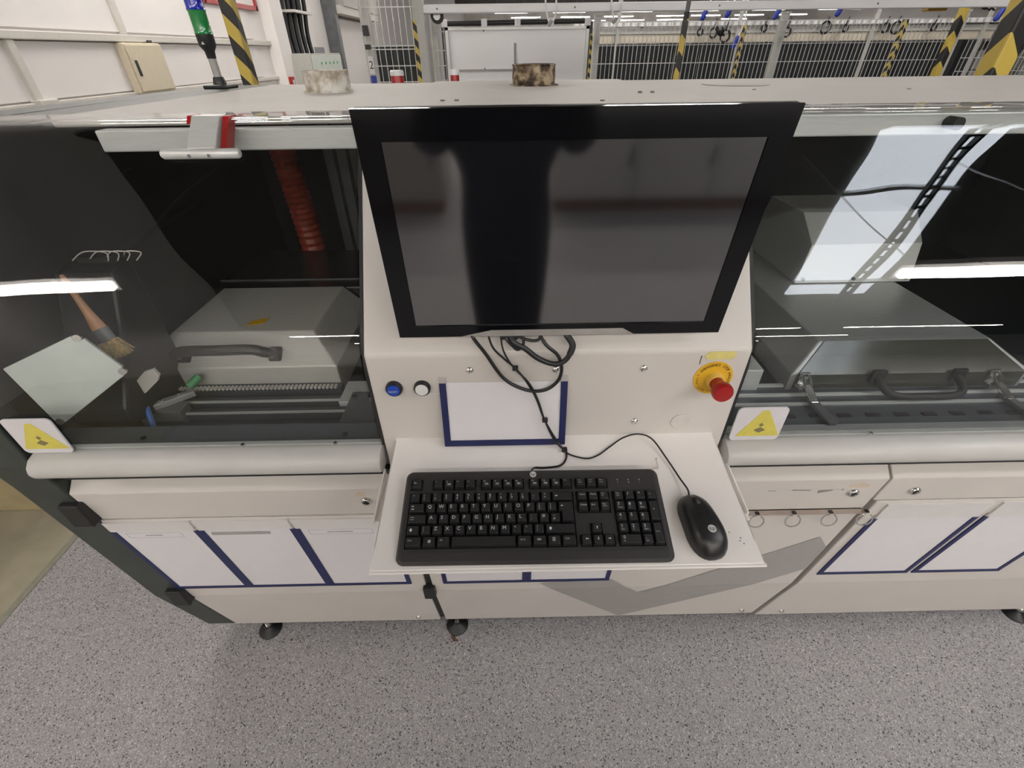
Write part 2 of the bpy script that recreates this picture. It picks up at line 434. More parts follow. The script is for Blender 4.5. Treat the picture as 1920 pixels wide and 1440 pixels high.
struct(MB().box((XL, 7.75, 0), (XL+.16, 8.15, 4.4)).build('pilaster', 'wall', bevel=.01))
t = thing('cable_bundle', 'thick black cable bundle running down the wall', 'cables', (XL, 8.8, 1.75))
for k in range(9):
    y = 8.42+k*.075; ox = .06+.05*(k % 3)
    MB().tube([(XL+ox, y+.10, 3.6), (XL+ox+.02, y+.04*math.sin(k), 2.5), (XL+ox, y-.05, 2.0), (XL+ox+.03, y-.1, 1.72)], .034, n=6, sub=4).build('cable', 'cable', t, smooth=True)
MB().box((XL+.02, 8.35, 2.22), (XL+.26, 9.1, 2.25)).build('cable_clamp', 'steel', t)
MB().tube([(XL+.08, 8.25, 3.6), (XL+.08, 8.22, 2.3), (XL+.08, 8.2, 1.7)], .03, n=8, sub=3).build('conduit', 'alu', t, smooth=True)
t = thing('control_cabinet', 'grey wall control cabinet below the black cable bundle', 'control box', (XL, 8.9, 1.2))
MB().box((XL+.02, 8.1, .9), (XL+.42, 9.6, 1.745)).build('cabinet_body', 'fence', t, bevel=.01)
d = MB().box((XL+.42, 8.14, .94), (XL+.436, 9.56, 1.72)).build('door', 'mint', t, bevel=.004)
for k in range(3):
    for j in range(5):
        MB().cyl((XL+.436, 8.5+j*.2, 1.62-k*.12), (XL+.446, 8.5+j*.2, 1.62-k*.12), .018, n=8).build('indicator', 'greenclip', d)
t = thing('wall_poster', 'small dark framed card on the wall above the control cabinet', 'card', (XL, 9.3, 1.9))
MB().box((XL+.004, 9.12, 1.85), (XL+.015, 9.45, 1.97)).build('card', 'ink', t); MB().box((XL+.015, 9.15, 1.835), (XL+.02, 9.42, 1.86)).build('strip', 'paper', t)
t = thing('wall_notice', 'tall notice sheet in grey, olive and brown blocks on the wall', 'notice', (XL, 9.85, 1.6))
MB().box((XL+.004, 9.62, 1.2), (XL+.015, 10.1, 1.83)).build('sheet', 'ink', t)
for z, mm in ((1.62, 'paper'), (1.50, 'olive'), (1.40, 'warn'), (1.30, 'brown')):
    MB().box((XL+.015, 9.65, z-.05), (XL+.018, 10.07, z+.03)).build('print_block', mm, t)
t = thing('fire_call_point', 'small red call point at the corner of the pilaster', 'call point', (XL+.2, 7.7, 1.4))
MB().box((XL+.16, 7.78, 1.36), (XL+.20, 7.90, 1.48)).build('housing', 'red', t, bevel=.006); MB().box((XL+.20, 7.81, 1.39), (XL+.204, 7.87, 1.44)).build('button_plate', 'whitebtn', t)
t = thing('sliding_door_post', 'dark grey steel door post beside the white door', 'post', (XL, 10.7, 0))
MB().box((XL+.003, 10.45, 0), (XL+.22, 10.62, 3.4)).box((XL+.003, 10.62, 0), (XL+.10, 10.75, 3.4)).build('channel', 'dark2', t)
struct(MB().box((XL, 10.78, 0), (XL+.08, 13.4, 2.28)).build('door_1', 'wall', bevel=.01))
t = thing('door_header_box', 'grey boxed header with a white card above the white door', 'header', (XL, 12, 2.4))
MB().box((XL, 10.6, 2.32), (XL+.3, 13.6, 2.44)).build('rail_cover', 'trunk', t); MB().box((XL, 10.8, 2.44), (XL+.32, 13.6, 3.2)).build('box', 'fence', t)
MB().box((XL+.30, 12.2, 2.36), (XL+.312, 12.7, 2.52)).build('card', 'paper', t)
t = thing('zone_number_tag', 'narrow black and purple tag numbered 2 on the left fence post', 'sign', (-1.02, 4.1, 1.6))
MB().box((-1.005, 4.158, 1.50), (-.965, 4.17, 1.60)).build('purple_band', 'blueplug', t); MB().box((-1.005, 4.158, 1.61), (-.965, 4.17, 1.72)).build('backing', 'paper', t)
put_text('numeral', '2', .07, 'black', t, TR(-.985, 4.1575, 1.665) @ RX90)
MB().box((-1.01, 4.158, 1.84), (-.97, 4.17, 1.90)).box((-1.01, 4.158, 1.76), (-.97, 4.17, 1.79)).build('black_bar', 'black', t)

# ---------------- tan box on the concrete beside the machine
t = thing('tan_crate', 'tan box standing on the bare concrete beside the machine', 'box', (-2.6, 1.9, 0))
MB().box((-2.95, 1.42, 0), (-2.18, 2.3, .42)).build('body', 'tan', t, bevel=.01); MB().box((-2.98, 1.40, .42), (-2.15, 2.33, .46)).build('lid', 'mustard', t, bevel=.008)

# ---------------- fences
def fence(name, label, x0, x1, y, zt, posts, pitch, rows, post_w=.055):
    t = thing(name, label, 'fence', ((x0+x1)/2, y, 0))
    for px in posts:
        p = MB().box((px-post_w/2, y-.03, 0), (px+post_w/2, y+.03, zt+.04)).build('post', 'fence', t, bevel=.004)
        MB().box((px-post_w/2-.004, y-.034, zt+.04), (px+post_w/2+.004, y+.034, zt+.055)).build('post_cap', 'fence', p)
    w = MB(); n = int((x1-x0)/pitch)
    for k in range(n+1):
        x = x0+k*pitch; w.box((x-.0022, y-.033, .1), (x+.0022, y-.0286, zt))
    tag(w.build('wire_mesh', 'wire', t), kind='stuff')
    for z in rows: MB().box((x0, y-.037, z-.003), (x1, y-.033, z+.003)).build('cross_wire', 'wire', t)
    return t
rows = [.2, .5, .8, 1.1, 1.4, 1.50, 1.64, 1.77, 1.93]
fence('mesh_fence', 'grey wire mesh fence behind the machine, right of the whiteboard', .80, 4.02, 5.0, 1.935, (.82, 2.44, 4.0), .0385, rows)
fence('mesh_fence', 'short grey wire mesh fence at the far right edge', 4.12, 5.8, 5.0, 1.79, (5.75,), .0385, [.2, .8, 1.4, 1.55, 1.65, 1.79])
fence('mesh_fence', 'tall wire mesh fence beside the white door, left of the whiteboard', -1.0, -.60, 4.2, 2.55, (-.985, -.605), .0435, [.3, .8, 1.3, 1.56, 1.545, 1.66, 1.76, 1.78, 2.0, 2.3], .07)
fence('mesh_fence', 'narrow mesh bay between striped post and whiteboard', -.56, -.465, 4.6, 1.95, (-.55,), .03, [.3, .8, 1.3, 1.55, 1.65, 1.75, 1.87], .05)

STR = {}
def striped(label, x, y, w, zt, d=None, pitch=None, n=None):
    p = pitch or w*3.2
    key = round(p, 3)
    if key not in STR: STR[key] = stripe_mat(p)
    t = thing('striped_post', label, 'post', (x, y, 0))
    MB().box((x-w/2, y-w/2, 0), (x+w/2, y+w/2, zt)).build('sleeve', STR[key], t, bevel=w*.12)
    MB().box((x-w*.75, y-w*.75, 0), (x+w*.75, y+w*.75, .02)).build('base_plate', 'fence', t)
    return t
striped('yellow and black striped post beside the green and blue beacon', -1.107, 2.4, .052, 2.4, pitch=.135)
striped('thick yellow and black striped post at the right edge', 2.34, 2.6, .095, 2.3, pitch=.26)
striped('striped post on the right fence post, next to the thick one', 3.86, 4.85, .055, 2.6, pitch=.21)
striped('slim yellow and black post crossing the middle of the fence', 1.108, 3.5, .030, 1.89, pitch=.17)
striped('thin striped stake seen through the fence beside the blue plug', 2.45, 5.8, .035, 1.93, pitch=.075)
striped('thin striped stake seen through the fence before the cream conveyor', 4.07, 5.8, .045, 1.96, pitch=.085)
striped('thin striped stake at the right edge of the whiteboard', .815, 5.2, .035, 1.86, pitch=.07)
striped('dark striped post left of the narrow mesh bay', -.625, 4.13, .028, 1.92, pitch=.09)
t = thing('grey_pole', 'dark grey pole rising from the slim striped post', 'pole', (1.108, 3.5, 1.89))
MB().cyl((1.108, 3.5, 1.89), (1.112, 3.5, 2.6), .013, n=10).build('tube', 'dark2', t, smooth=True); MB().cyl((1.108, 3.5, 1.885), (1.108, 3.5, 1.92), .017, n=10).build('collar', 'black', t)

# ---------------- whiteboard on a frame
t = thing('whiteboard', 'large white board in a black and white frame behind the machine', 'whiteboard', (.15, 6, 0))
MB().box((-.57, 5.99, .75), (.87, 6.02, 1.93)).build('panel', 'board', t)
for x in (-.585, .885): 
    MB().box((x-.016, 5.97, .7), (x+.016, 6.03, 1.95)).build('frame_side', 'alu', t)
    MB().box((x-.05 if x < 0 else x+.02, 5.98, 0), (x-.02 if x < 0 else x+.05, 6.02, 1.98)).build('black_leg', 'black', t)
MB().box((-.60, 5.97, 1.92), (.90, 6.03, 1.945)).build('frame_top', 'alu', t)
MB().cyl((-.62, 6.0, 1.975), (.92, 6.0, 1.985), .022, n=10).build('roller_tube', 'black', t, smooth=True)
for x in (-.60, -.19, .155, .50, .88): MB().box((x-.03, 5.965, 1.945), (x+.03, 6.035, 2.01)).build('clip', 'paper', t, bevel=.004)
MB().box((.115, 5.982, 1.60), (.14, 5.99, 1.81)).build('magnet_strip', 'ink', t); MB().box((-.56, 5.984, 1.565), (.13, 5.99, 1.585)).build('divider_rail', 'vmark', t)
for x, z in ((-.2, 1.915), (-.2, 1.59)): MB().cyl((x, 5.98, z), (x, 5.99, z), .008, n=8).build('screw', 'dark2', t)
t = thing('overhead_rail', 'long white overhead rail crossing above the whiteboard', 'rail', (1.5, 4.1, 1.98))
MB().box((-.565, 4.05, 1.955), (5.5, 4.12, 2.005)).build('beam', 'board', t, bevel=.006)
for x in (-.45, .5, 1.5, 2.6): MB().cyl((x, 4.048, 1.98), (x, 4.05, 1.98), .006, n=8).build('bolt', 'dark2', t)
MB().box((-.60, 4.04, 0), (-.545, 4.13, 2.6)).build('upright', 'fence', t)
t = thing('cable_reel', 'black rubber wheel hanging under the left end of the white rail', 'wheel', (-.46, 4.2, 1.93))
MB().cyl((-.46, 4.10, 1.945), (-.46, 4.14, 1.945), .045, n=20).build('tyre', 'rubber', t, smooth=True); MB().cyl((-.46, 4.09, 1.945), (-.46, 4.10, 1.945), .025, n=16).build('hub', 'alu', t)
for (x, z0, z1, lb) in ((.33, 1.90, 2.25, 'white cable drooping over the white rail above the whiteboard'), (.78, 1.91, 2.2, 'second white cable loop on the white rail, right of the first')):
    t = thing('hanging_cable', lb, 'cable', (x, 4.03, z0))
    MB().tube([(x-.06, 4.03, z1), (x-.03, 4.03, z0+.08), (x, 4.03, z0), (x+.04, 4.03, z0+.06), (x+.02, 4.03, z1-.05)], .006, n=6).build('cord', 'board', t, smooth=True)
    MB().cyl((x-.012, 4.03, z0-.02), (x+.012, 4.03, z0+.01), .012, n=8).build('clip', 'vmark', t)

# ---------------- black curtain, conveyor and hanging plugs beyond the fence
t = thing('black_curtain', 'black curtain wall behind the mesh fence', 'curtain', (4, 7.6, 0))
for k in range(16):
    x0 = .95+k*.345
    MB().prism([(x0, 7.60), (x0+.08, 7.57), (x0+.17, 7.60), (x0+.26, 7.57), (x0+.335, 7.60), (x0+.335, 7.62), (x0, 7.62)], .0, 1.80, 'z').build('curtain_strip', 'curtain', t)
t = thing('black_curtain', 'narrow black curtain behind the left mesh fence', 'curtain', (-1.2, 7, 0))
for k in range(4):
    x0 = -1.60+k*.15
    MB().prism([(x0, 7.0), (x0+.04, 6.97), (x0+.08, 7.0), (x0+.145, 6.98), (x0+.145, 7.02), (x0, 7.02)], .0, 1.80, 'z').build('curtain_strip', 'curtain', t)
t = thing('conveyor_frame', 'cream and white conveyor frame above the black curtain', 'conveyor', (4, 7.7, 1.9))
MB().box((.95, 7.62, 1.81), (6.6, 8.0, 1.90)).build('cream_side', 'cream', t); MB().box((.95, 7.60, 1.905), (6.6, 7.9, 1.965)).build('grey_side', 'fence', t)
MB().box((.95, 7.55, 1.985), (6.8, 7.75, 2.035)).build('white_rail', 'board', t)
for k in range(60): MB().box((1.0+k*.095, 7.545, 1.99), (1.03+k*.095, 7.55, 2.03)).build('rib', 'fence', t)
for x in (1.5, 3.1, 4.9, 6.4): MB().box((x, 7.58, 0), (x+.05, 7.6, 2.3)).build('upright', 'fence', t)
i = 0
for x, z in [(2.35, 1.9), (2.51, 1.89), (2.66, 1.86), (3.11, 1.93), (3.39, 1.89), (3.84, 1.93), (4.08, 1.92), (4.56, 1.92), (4.69, 1.92), (5.14, 1.92), (5.44, 1.95)]:
    x, z = x*1.107, 1.74+(z-1.74)*1.107
    t = thing('cable_coil', ('first', 'second', 'third', 'fourth', 'fifth', 'sixth', 'seventh', 'eighth', 'ninth', 'tenth', 'last')[i]+' small black cable coil on the conveyor frame, counted from the left', 'cable', (x, 7.525, z), group='cable coils on the conveyor')
    r = .035+.015*(i % 3)
    m = MB()
    for q in range(2): m.rings([((x+r*math.cos(a)*(1-.12*q), 7.525+q*.012, z+r*math.sin(a)), .010) for a in [2*math.pi*k/14 for k in range(15)]], 6)
    m.build('coil', 'cable', t, smooth=True); MB().cyl((x, 7.54, z+r), (x+.02, 7.54, 2.06), .008, n=6).build('lead', 'cable', t); i += 1
for x, z, lb in ((2.63, 2.09, 'blue plug hanging above the fence, right of the slim striped post'), (2.78, 1.80, 'blue plug hanging low before the black curtain'), (3.2, 2.07, 'blue plug hanging left of the second fence post'), (3.92, 2.09, 'blue plug beside the white hanging sheet'), (5.82, 2.03, 'blue plug beside the thick striped post'), (2.35, 2.07, 'small blue plug left of the slim striped post')):
    t = thing('hanging_plug', lb, 'plug', (x, 6.75, z))
    MB().rings([((x-.03, 6.75, z-.06), .018), ((x-.02, 6.75, z-.04), .03), ((x+.01, 6.75, z+.04), .026), ((x+.02, 6.75, z+.06), .012)], 10).build('body', 'blueplug', t, smooth=True)
    MB().tube([(x+.02, 6.75, z+.05), (x+.05, 6.75, z+.2), (x+.03, 6.75, z+.5)], .008, n=6).build('lead', 'board', t, smooth=True)
for x, y, z, r, lb in ((3.09, 5.5, 2.10, .06, 'tangle of black cable at the top edge beside the white sheet'), (4.57, 5.5, 2.06, .08, 'tangle of black cable left of the thick striped post'), (1.89, 4.955, 1.86, .045, 'black cable clump behind the slim striped post')):
    t = thing('cable_tangle', lb, 'cable', (x, y, z))
    for q in range(5):
        ph = q*1.3; rr = r*(.6+.12*q)
        MB().rings([((x+rr*math.cos(a)*math.cos(ph*.4), y+rr*math.cos(a)*math.sin(ph*.4), z+.7*rr*math.sin(a+ph*.3)), .008) for a in [2*math.pi*k/12 for k in range(13)]], 6).build('loop', 'cable', t, smooth=True)
t = thing('hanging_sheet', 'white sheet hanging at the top edge above the fence', 'sheet', (5.4, 9, 2.3)); MB().prism([(5.21, 2.42), (5.60, 2.42), (5.55, 2.20), (5.22, 2.21)], 9, 9.02, 'y').build('sheet', 'board', t); MB().box((5.2, 8.99, 2.42), (5.62, 9.03, 2.46)).build('hanger', 'fence', t)
t = thing('yellow_hoist', 'small yellow hoist under the distant ceiling', 'hoist', (22, 30, 3.0)); MB().box((22.0, 30, 3.2), (23.0, 30.5, 3.6)).build('body', 'yellow', t, bevel=.05); MB().box((21.6, 30.1, 3.6), (23.4, 30.4, 3.75)).build('beam', 'fence', t)
# distant shelves, grey in the depth of the hall
for k, (x, y, w, h) in enumerate(((1.2, 16, 2.4, 2.15), (4.2, 17, 2.6, 2.3), (7.4, 16, 2.5, 2.2), (10.6, 18, 3, 2.35), (14.5, 19, 3.5, 2.4))):
    t = thing('storage_rack', ('grey storage rack far behind the whiteboard', 'grey storage rack far behind the first fence bay', 'grey storage rack far behind the second fence bay', 'grey storage rack far behind the right fence post', 'grey storage rack far behind the thick striped post')[k], 'rack', (x, y, 0))
    for dx in (0, w/2, w): MB().box((x+dx-.03, y, 0), (x+dx+.03, y+.6, h)).build('upright', 'fence', t)
    for z in (.4, 1.0, 1.6, h-.1): MB().box((x, y, z), (x+w, y+.6, z+.05)).build('shelf', 'vmark', t)
    for q in range(5):
        bx = x+.1+q*w/5; cb = MB().box((bx, y+.05, 1.65), (bx+w/6, y+.5, 1.65+.2+.15*((q*7+k) % 3))).build('storage_carton', ('ink', 'cream', 'dark2', 'board')[(q+k) % 4], bevel=.01); tag(cb, ('grey', 'cream', 'charcoal', 'white')[(q+k) % 4]+' carton, '+('first', 'second', 'third', 'fourth', 'fifth')[q]+' from the left on the storage rack far behind '+('the whiteboard', 'the first fence bay', 'the second fence bay', 'the right fence post', 'the thick striped post')[k], 'carton', 'cartons on the distant racks')
# ------------------------------------------------------------------ the machine
def prof(z):
    """front line of the lower panels"""
    return .757+(.40-z)/.303*.065 if z <= .40 else .757-(z-.40)/.58*.067
MX0, MX1 = -1.0, 2.0          # inner width between the two end frames
CX0, CX1 = -.257, .436        # operator column
MR = thing('soldering_machine', 'long white and dark green production machine with glass covers and a centre column', 'machine', (.5, 1.4, 0))
G = [(.682, 1.088), (.682, 1.308), (.944, 1.648), (1.06, 1.648)]
GP = fillet(G, [0, .16, .075, 0], 12)
side = [(.826, .085), (.757, .40), (.69, .975), (.678, 1.05)]+[(p.x-.002, p.y) for p in GP[:-1]]+[(2.1, 1.645), (2.1, .085)]
MB().prism(side, -1.10, -1.0).build('end_frame', 'green', MR, bevel=.004)
MB().prism(side, 2.0, 2.10).build('end_frame', 'green', MR, bevel=.004)
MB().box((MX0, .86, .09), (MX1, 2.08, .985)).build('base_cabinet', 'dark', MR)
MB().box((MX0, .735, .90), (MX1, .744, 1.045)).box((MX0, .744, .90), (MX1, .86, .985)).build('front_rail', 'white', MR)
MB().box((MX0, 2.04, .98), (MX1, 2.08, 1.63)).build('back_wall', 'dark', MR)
# roof plates: left, centre and right
MB().box((-1.10, .99, 1.636), (-.885, 2.1, 1.6455)).build('top_flange', 'green', MR, bevel=.003)
MB().box((-1.0, .72, 1.0), (-.994, 2.04, 1.30)).box((-1.0, .96, 1.30), (-.994, 2.04, 1.63)).prism([(.72, 1.30), (.96, 1.60), (.96, 1.30)], -1.0, -.994).build('inner_lining', 'dark', MR)
MB().box((-.885, 1.03, 1.628), (CX0, 2.09, 1.646)).build('roof_plate', 'white2', MR, bevel=.004)
MB().box((CX1, 1.03, 1.628), (MX1-.01, 2.09, 1.646)).build('roof_plate', 'white2', MR, bevel=.004)
MB().prism([(.955, 1.651), (1.02, 1.657), (2.09, 1.650), (2.09, 1.625), (.98, 1.625)], CX0, CX1).build('roof_plate', 'white2', MR)
for x, y in ((-.13, 1.13), (-.10, 1.13), (.20, 1.08), (.33, 1.3), (.36, 1.3), (.7, 1.5), (1.1, 1.45)):
    zr = 1.6575 if CX0 < x < CX1 else 1.646; MB().cyl((x, y, zr-.006), (x, y, zr+.0015), .005, n=8).build('roof_screw', 'dark2', MR)
MB().lathe([(.10, 0), (.105, .002), (.098, .004)], (.75, 1.75, 1.6455), n=32).build('roof_cap', 'white2', MR, smooth=True)
# operator column
colp = [(.68, 1.0), (.68, 1.308), (.945, 1.652), (1.10, 1.654), (1.10, 1.0)]
CO = MB().prism(colp, CX0, CX1).build('operator_column', 'white', MR, bevel=.006, seg=3)
for x in (CX0-.004, CX1+.004):   # black sealing strip along each side
    m = MB()
    for i in range(len(GP)-1):
        a, b = GP[i], GP[i+1]
        m.add([(x-.003, a.x+.004, a.y-.002), (x+.003, a.x+.004, a.y-.002), (x+.003, b.x+.004, b.y-.002), (x-.003, b.x+.004, b.y-.002),
               (x-.003, a.x+.05, a.y-.04), (x+.003, a.x+.05, a.y-.04), (x+.003, b.x+.05, b.y-.04), (x-.003, b.x+.05, b.y-.04)],
              [(0, 1, 2, 3), (4, 7, 6, 5), (0, 4, 5, 1), (1, 5, 6, 2), (2, 6, 7, 3), (3, 7, 4, 0)])
    m.build('sealing_strip', 'rubber', MR)
# side walls inside, under the column
# ---- lower panels
def panel_mesh(x0, x1, z0, z1, th=.022, chamfer=False):
    pts = []
    zs = [z0]+([.40] if z0 < .40 < z1 else [])+[min(z1, .944)]
    pts = [(prof(z), z) for z in zs]
    if chamfer: pts += [(.726, .974)]
    back = [(y+th, z) for y, z in pts][::-1]
    return MB().prism(pts+back, x0, x1)
def lock(parent, x, z):
    y = prof(z)
    T = Matrix.Rotation(math.pi/2+.11, 4, 'X')
    l = MB().lathe([(.0135, 0), (.0135, .004), (.011, .007), (.0075, .007), (.0065, .003), (.003, .003)], (x, y, z), T, n=20).build('lock', 'chrome', parent, smooth=True)
    MB().box((x-.003, y-.0055, z-.006), (x+.003, y-.003, z+.006)).build('keyway', 'black', l)
def screw(parent, x, y, z, r=.008, T=None, name='screw'):
    T = T or Matrix.Rotation(math.pi/2, 4, 'X')
    s = MB().lathe([(r, 0), (r*.96, r*.25), (r*.75, r*.5), (r*.4, r*.62), (r*.36, r*.45), (.0004, r*.45)], (x, y, z), T, n=16).build(name, 'chrome', parent, smooth=True)
    return s
TL = Matrix.Rotation(math.pi/2-.21, 4, 'X')
dl = panel_mesh(-.998, -.262, .085, .832).build('lower_door', 'white', MR, bevel=.003)
screw(dl, -.335, prof(.125), .125, .009, TL)
for z in (.885, .425):
    y = prof(z)-.012
    MB().box((-1.035, y-.008, z-.045), (-.985, y+.03, z+.03)).build('hinge', 'black', dl if z < .8 else MR, bevel=.004)
ul = panel_mesh(-.998, -.262, .838, .974, chamfer=True).build('upper_panel', 'white', MR, bevel=.003)
lock(ul, -.337, .897)
cp = panel_mesh(-.243, .868, .085, .974, chamfer=True).build('centre_panel', 'white', MR, bevel=.003)
lock(cp, .806, .893); screw(cp, .815, prof(.125), .125, .009, TL)
MB().box((-.270, prof(.42)-.018, .385), (-.235, prof(.42)+.02, .44)).build('hinge', 'black', cp, bevel=.004)
MB().prism([(prof(.10)+.006, .10), (prof(.40)+.006, .40), (prof(.80)+.006, .80), (prof(.80)+.02, .80), (prof(.40)+.02, .40), (prof(.10)+.02, .10)], -.2615, -.2435).build('gap_seal', 'rubber', MR)
dr = panel_mesh(.888, 1.995, .062, .850).build('lower_door', 'white', MR, bevel=.003); screw(dr, .965, prof(.108), .108, .009, TL)
ur = panel_mesh(.874, 1.995, .856, .974, chamfer=True).build('upper_panel', 'white', MR, bevel=.003); lock(ur, .949, .897)
# grey chevron on the centre panel
bm = bmesh.new()
def decal(name, poly, mt, parent, lift=.0012):
    bm = bmesh.new()
    bm.faces.new([bm.verts.new((x, 0, z)) for x, z in poly])
    bmesh.ops.bisect_plane(bm, geom=bm.verts[:]+bm.edges[:]+bm.faces[:], plane_co=(0, 0, .40), plane_no=(0, 0, 1))
    bmesh.ops.triangulate(bm, faces=bm.faces)
    for v in bm.verts: v.co.y = prof(v.co.z)-lift
    me = bpy.data.meshes.new(name); bmesh.ops.recalc_face_normals(bm, faces=bm.faces); bm.to_mesh(me); bm.free()
    off = OFF[parent.name]; me.transform(Matrix.Translation(-off)); me.materials.append(M[mt])
    o = bpy.data.objects.new(name, me); COL.objects.link(o); o.parent = parent; OFF[o.name] = off
    return o
decal('chevron_mark', [(.083, .438), (.372, .10), (.380, .092), (.866, .50), (.866, .63), (.825, .686), (.398, .345), (.296, .457)], 'vmark', cp)
for i_, pl in enumerate(([(.655, .905), (.70, .903), (.702, .906), (.66, .908)], [(.722, .892), (.752, .901), (.755, .905), (.722, .904)], [(.775, .902), (.779, .902), (.779, .908), (.775, .908)], [(.60, .904), (.62, .904), (.62, .906), (.60, .906)])): decal('scuff_mark', pl, 'scuff', cp, .0008)
decal('label_residue', [(.785, .922), (.81, .932), (.835, .922), (.83, .912), (.79, .912)], 'residue', cp, .0006)
decal('label_residue', [(-.36, .922), (-.345, .935), (-.33, .922), (-.335, .914), (-.355, .914)], 'residue', ul, .0006)
# levelling feet
for x in (-.909, -.209, 1.902):
    ft = MB().lathe([(.040, 0), (.040, .006), (.030, .014), (.016, .020), (.012, .024)], (x, .845, 0), n=24).build('levelling_foot', 'black', MR, smooth=True)
    MB().cyl((x, .845, .02), (x, .845, .14), .009, n=12).build('threaded_rod', 'chrome', ft, smooth=True); MB().lathe([(.015, 0), (.015, .008)], (x, .845, .034), n=6).build('lock_nut', 'chrome', ft)
# ---- controls on the column
Yc = .68
def button(name, x, z, capmat, txt=None):
    T = Matrix.Rotation(math.pi/2, 4, 'X')
    b = MB().lathe([(.0155, 0), (.0155, .007), (.0135, .010), (.0125, .010), (.0125, .006), (.001, .006)], (x, Yc, z), T, n=28).build(name, 'black', MR, smooth=True)
    c = MB().lathe([(.0122, .005), (.0122, .010), (.011, .0118), (.0005, .0122)], (x, Yc, z), T, n=28).build('cap', capmat, b, smooth=True)
    if txt: put_text('lettering', txt, .0062, 'legend', b, TR(x, Yc-.0128, z-.001) @ RX90)
    return b
b = button('push_button', -.213, 1.238, 'bluebtn', 'RESET'); b['label'] = 'blue push button lettered RESET'
b = button('push_button', -.161, 1.238, 'whitebtn'); b['label'] = 'white push button beside the blue one'
T = Matrix.Rotation(math.pi/2, 4, 'X'); ex, ez = .378, 1.248
es = MB().lathe([(.036, 0), (.036, .0015), (.001, .002)], (ex, Yc, ez), T, n=40).build('emergency_stop', 'yellow', MR, smooth=True)
es['label'] = 'round yellow plate of the red emergency stop'
MB().lathe([(.0165, .001), (.0165, .010), (.015, .013), (.001, .0135)], (ex+.003, Yc, ez-.003), T, n=28).build('collar', 'yellow2', es, smooth=True)
kn = MB().lathe([(.0125, .012), (.0130, .026), (.0165, .031), (.0185, .036), (.0185, .044), (.0165, .048), (.006, .0495), (.0005, .0495)], (ex+.003, Yc, ez-.003), T, n=32).build('knob', 'red', es, smooth=True)
def arc_text(word, r, a0, a1, size, cx, cz, flip=False):
    n = len(word)
    for i, ch in enumerate(word):
        if ch == ' ': continue
        a = math.radians(a0+(a1-a0)*i/max(1, n-1))
        x, z = cx+r*math.cos(a), cz+r*math.sin(a)
        rot = (a-math.pi/2) if not flip else (a+math.pi/2)
        put_text('lettering', ch, size, 'black', es, TR(x, Yc-.0026, z) @ RX90 @ Matrix.Rotation(rot, 4, 'Z'))
arc_text('EMERGENCY STOP', .0295, 148, 38, .0078, ex, ez)
arc_text('NOT-HALT', .0295, 245, 165, .0070, ex, ez)
arc_text('ARRET', .0295, 22, -18, .0070, ex, ez)
arc_text('EMERGENZA', .0295, 262, 330, .0058, ex, ez, True)
MB().prism([(.357, 1.289), (.403, 1.289), (.409, 1.298), (.405, 1.305), (.36, 1.305), (.352, 1.297)], Yc-.0012, Yc, 'y').build('label_plate', 'palelabel', MR)
MB().box((.3455, Yc-.001, 1.279), (.3468, Yc, 1.297)).build('scratch_mark', 'brown', MR)
T2 = T
vp = MB().lathe([(.0185, 0), (.0185, .002), (.0165, .003), (.0150, .0022), (.0130, .0030), (.0110, .0022), (.0090, .0030), (.0070, .0022), (.0045, .0032), (.0005, .0032)], (.339, Yc, 1.142), T, n=32).build('round_plug', 'white', MR, smooth=True)
for x, z in ((-.071, 1.274), (.086, 1.273), (.246, 1.272), (.248, 1.145)):
    screw(MR, x, Yc, z, .0075, name='column_screw')
MB().box((-.152, Yc-.0008, 1.2225), (-.128, Yc, 1.2235)).build('pencil_line', 'paper', MR)

# ---- glass covers
def cover(x0, x1, label, rail0, rail1):
    w = thing('glass_cover', label, 'cover', (x0, .682, 1.06))
    N = len(GP); th = .005; m = MB(); vs = []
    nx = 14
    nrm = []
    for i in range(N):
        d = (GP[min(i+1, N-1)]-GP[max(i-1, 0)]).normalized(); nrm.append(Vector((d.y, -d.x)))
    vs = []
    for k in range(nx+1):
        x = x0+(x1-x0)*k/nx
        for i in range(N): vs.append((x, GP[i].x, GP[i].y))
    for k in range(nx+1):
        x = x0+(x1-x0)*k/nx
        for i in range(N):
            q = GP[i]+nrm[i]*th
            vs.append((x, q.x, q.y))
    A = (nx+1)*N; fs = []
    for k in range(nx):
        for i in range(N-1):
            a = k*N+i; fs.append((a, a+1, a+N+1, a+N)); fs.append((A+a, A+a+N, A+a+N+1, A+a+1))
    for i in range(N-1):
        fs.append((i, A+i, A+i+1, i+1)); a = nx*N+i; fs.append((a, a+1, A+a+1, A+a))
    for k in range(nx):
        a = k*N; fs.append((a, a+N, A+a+N, A+a)); a = k*N+N-1; fs.append((a, A+a, A+a+N, a+N))
    m.add(vs, fs); m.build('glass_sheet', 'glass', w, smooth=True)
    # rounded rail along the lower edge
    pr = [(.700, 1.088), (.676, 1.090), (.660, 1.085), (.648, 1.074), (.643, 1.060), (.647, 1.046), (.658, 1.037), (.676, 1.034), (.700, 1.036)]
    MB().prism(pr, rail0, rail1).build('handle_rail', 'bump', w, bevel=.006, smooth=True)
    MB().box((x0, .6895, 1.080), (x1, .699, 1.092)).build('edge_profile', 'alu', w)
    return w
GL = cover(-.985, -.266, 'tinted curved glass cover left of the monitor', -.975, -.262)
GR = cover(.445, 1.992, 'tinted curved glass cover right of the monitor', .442, 1.995)
for q, x in ((GL, -.55), (GL, -.36), (GR, .75), (GR, 1.2)): MB().cyl((x, .6885, 1.0885), (x, .6885, 1.094), .004, n=8).build('rivet', 'chrome', q)
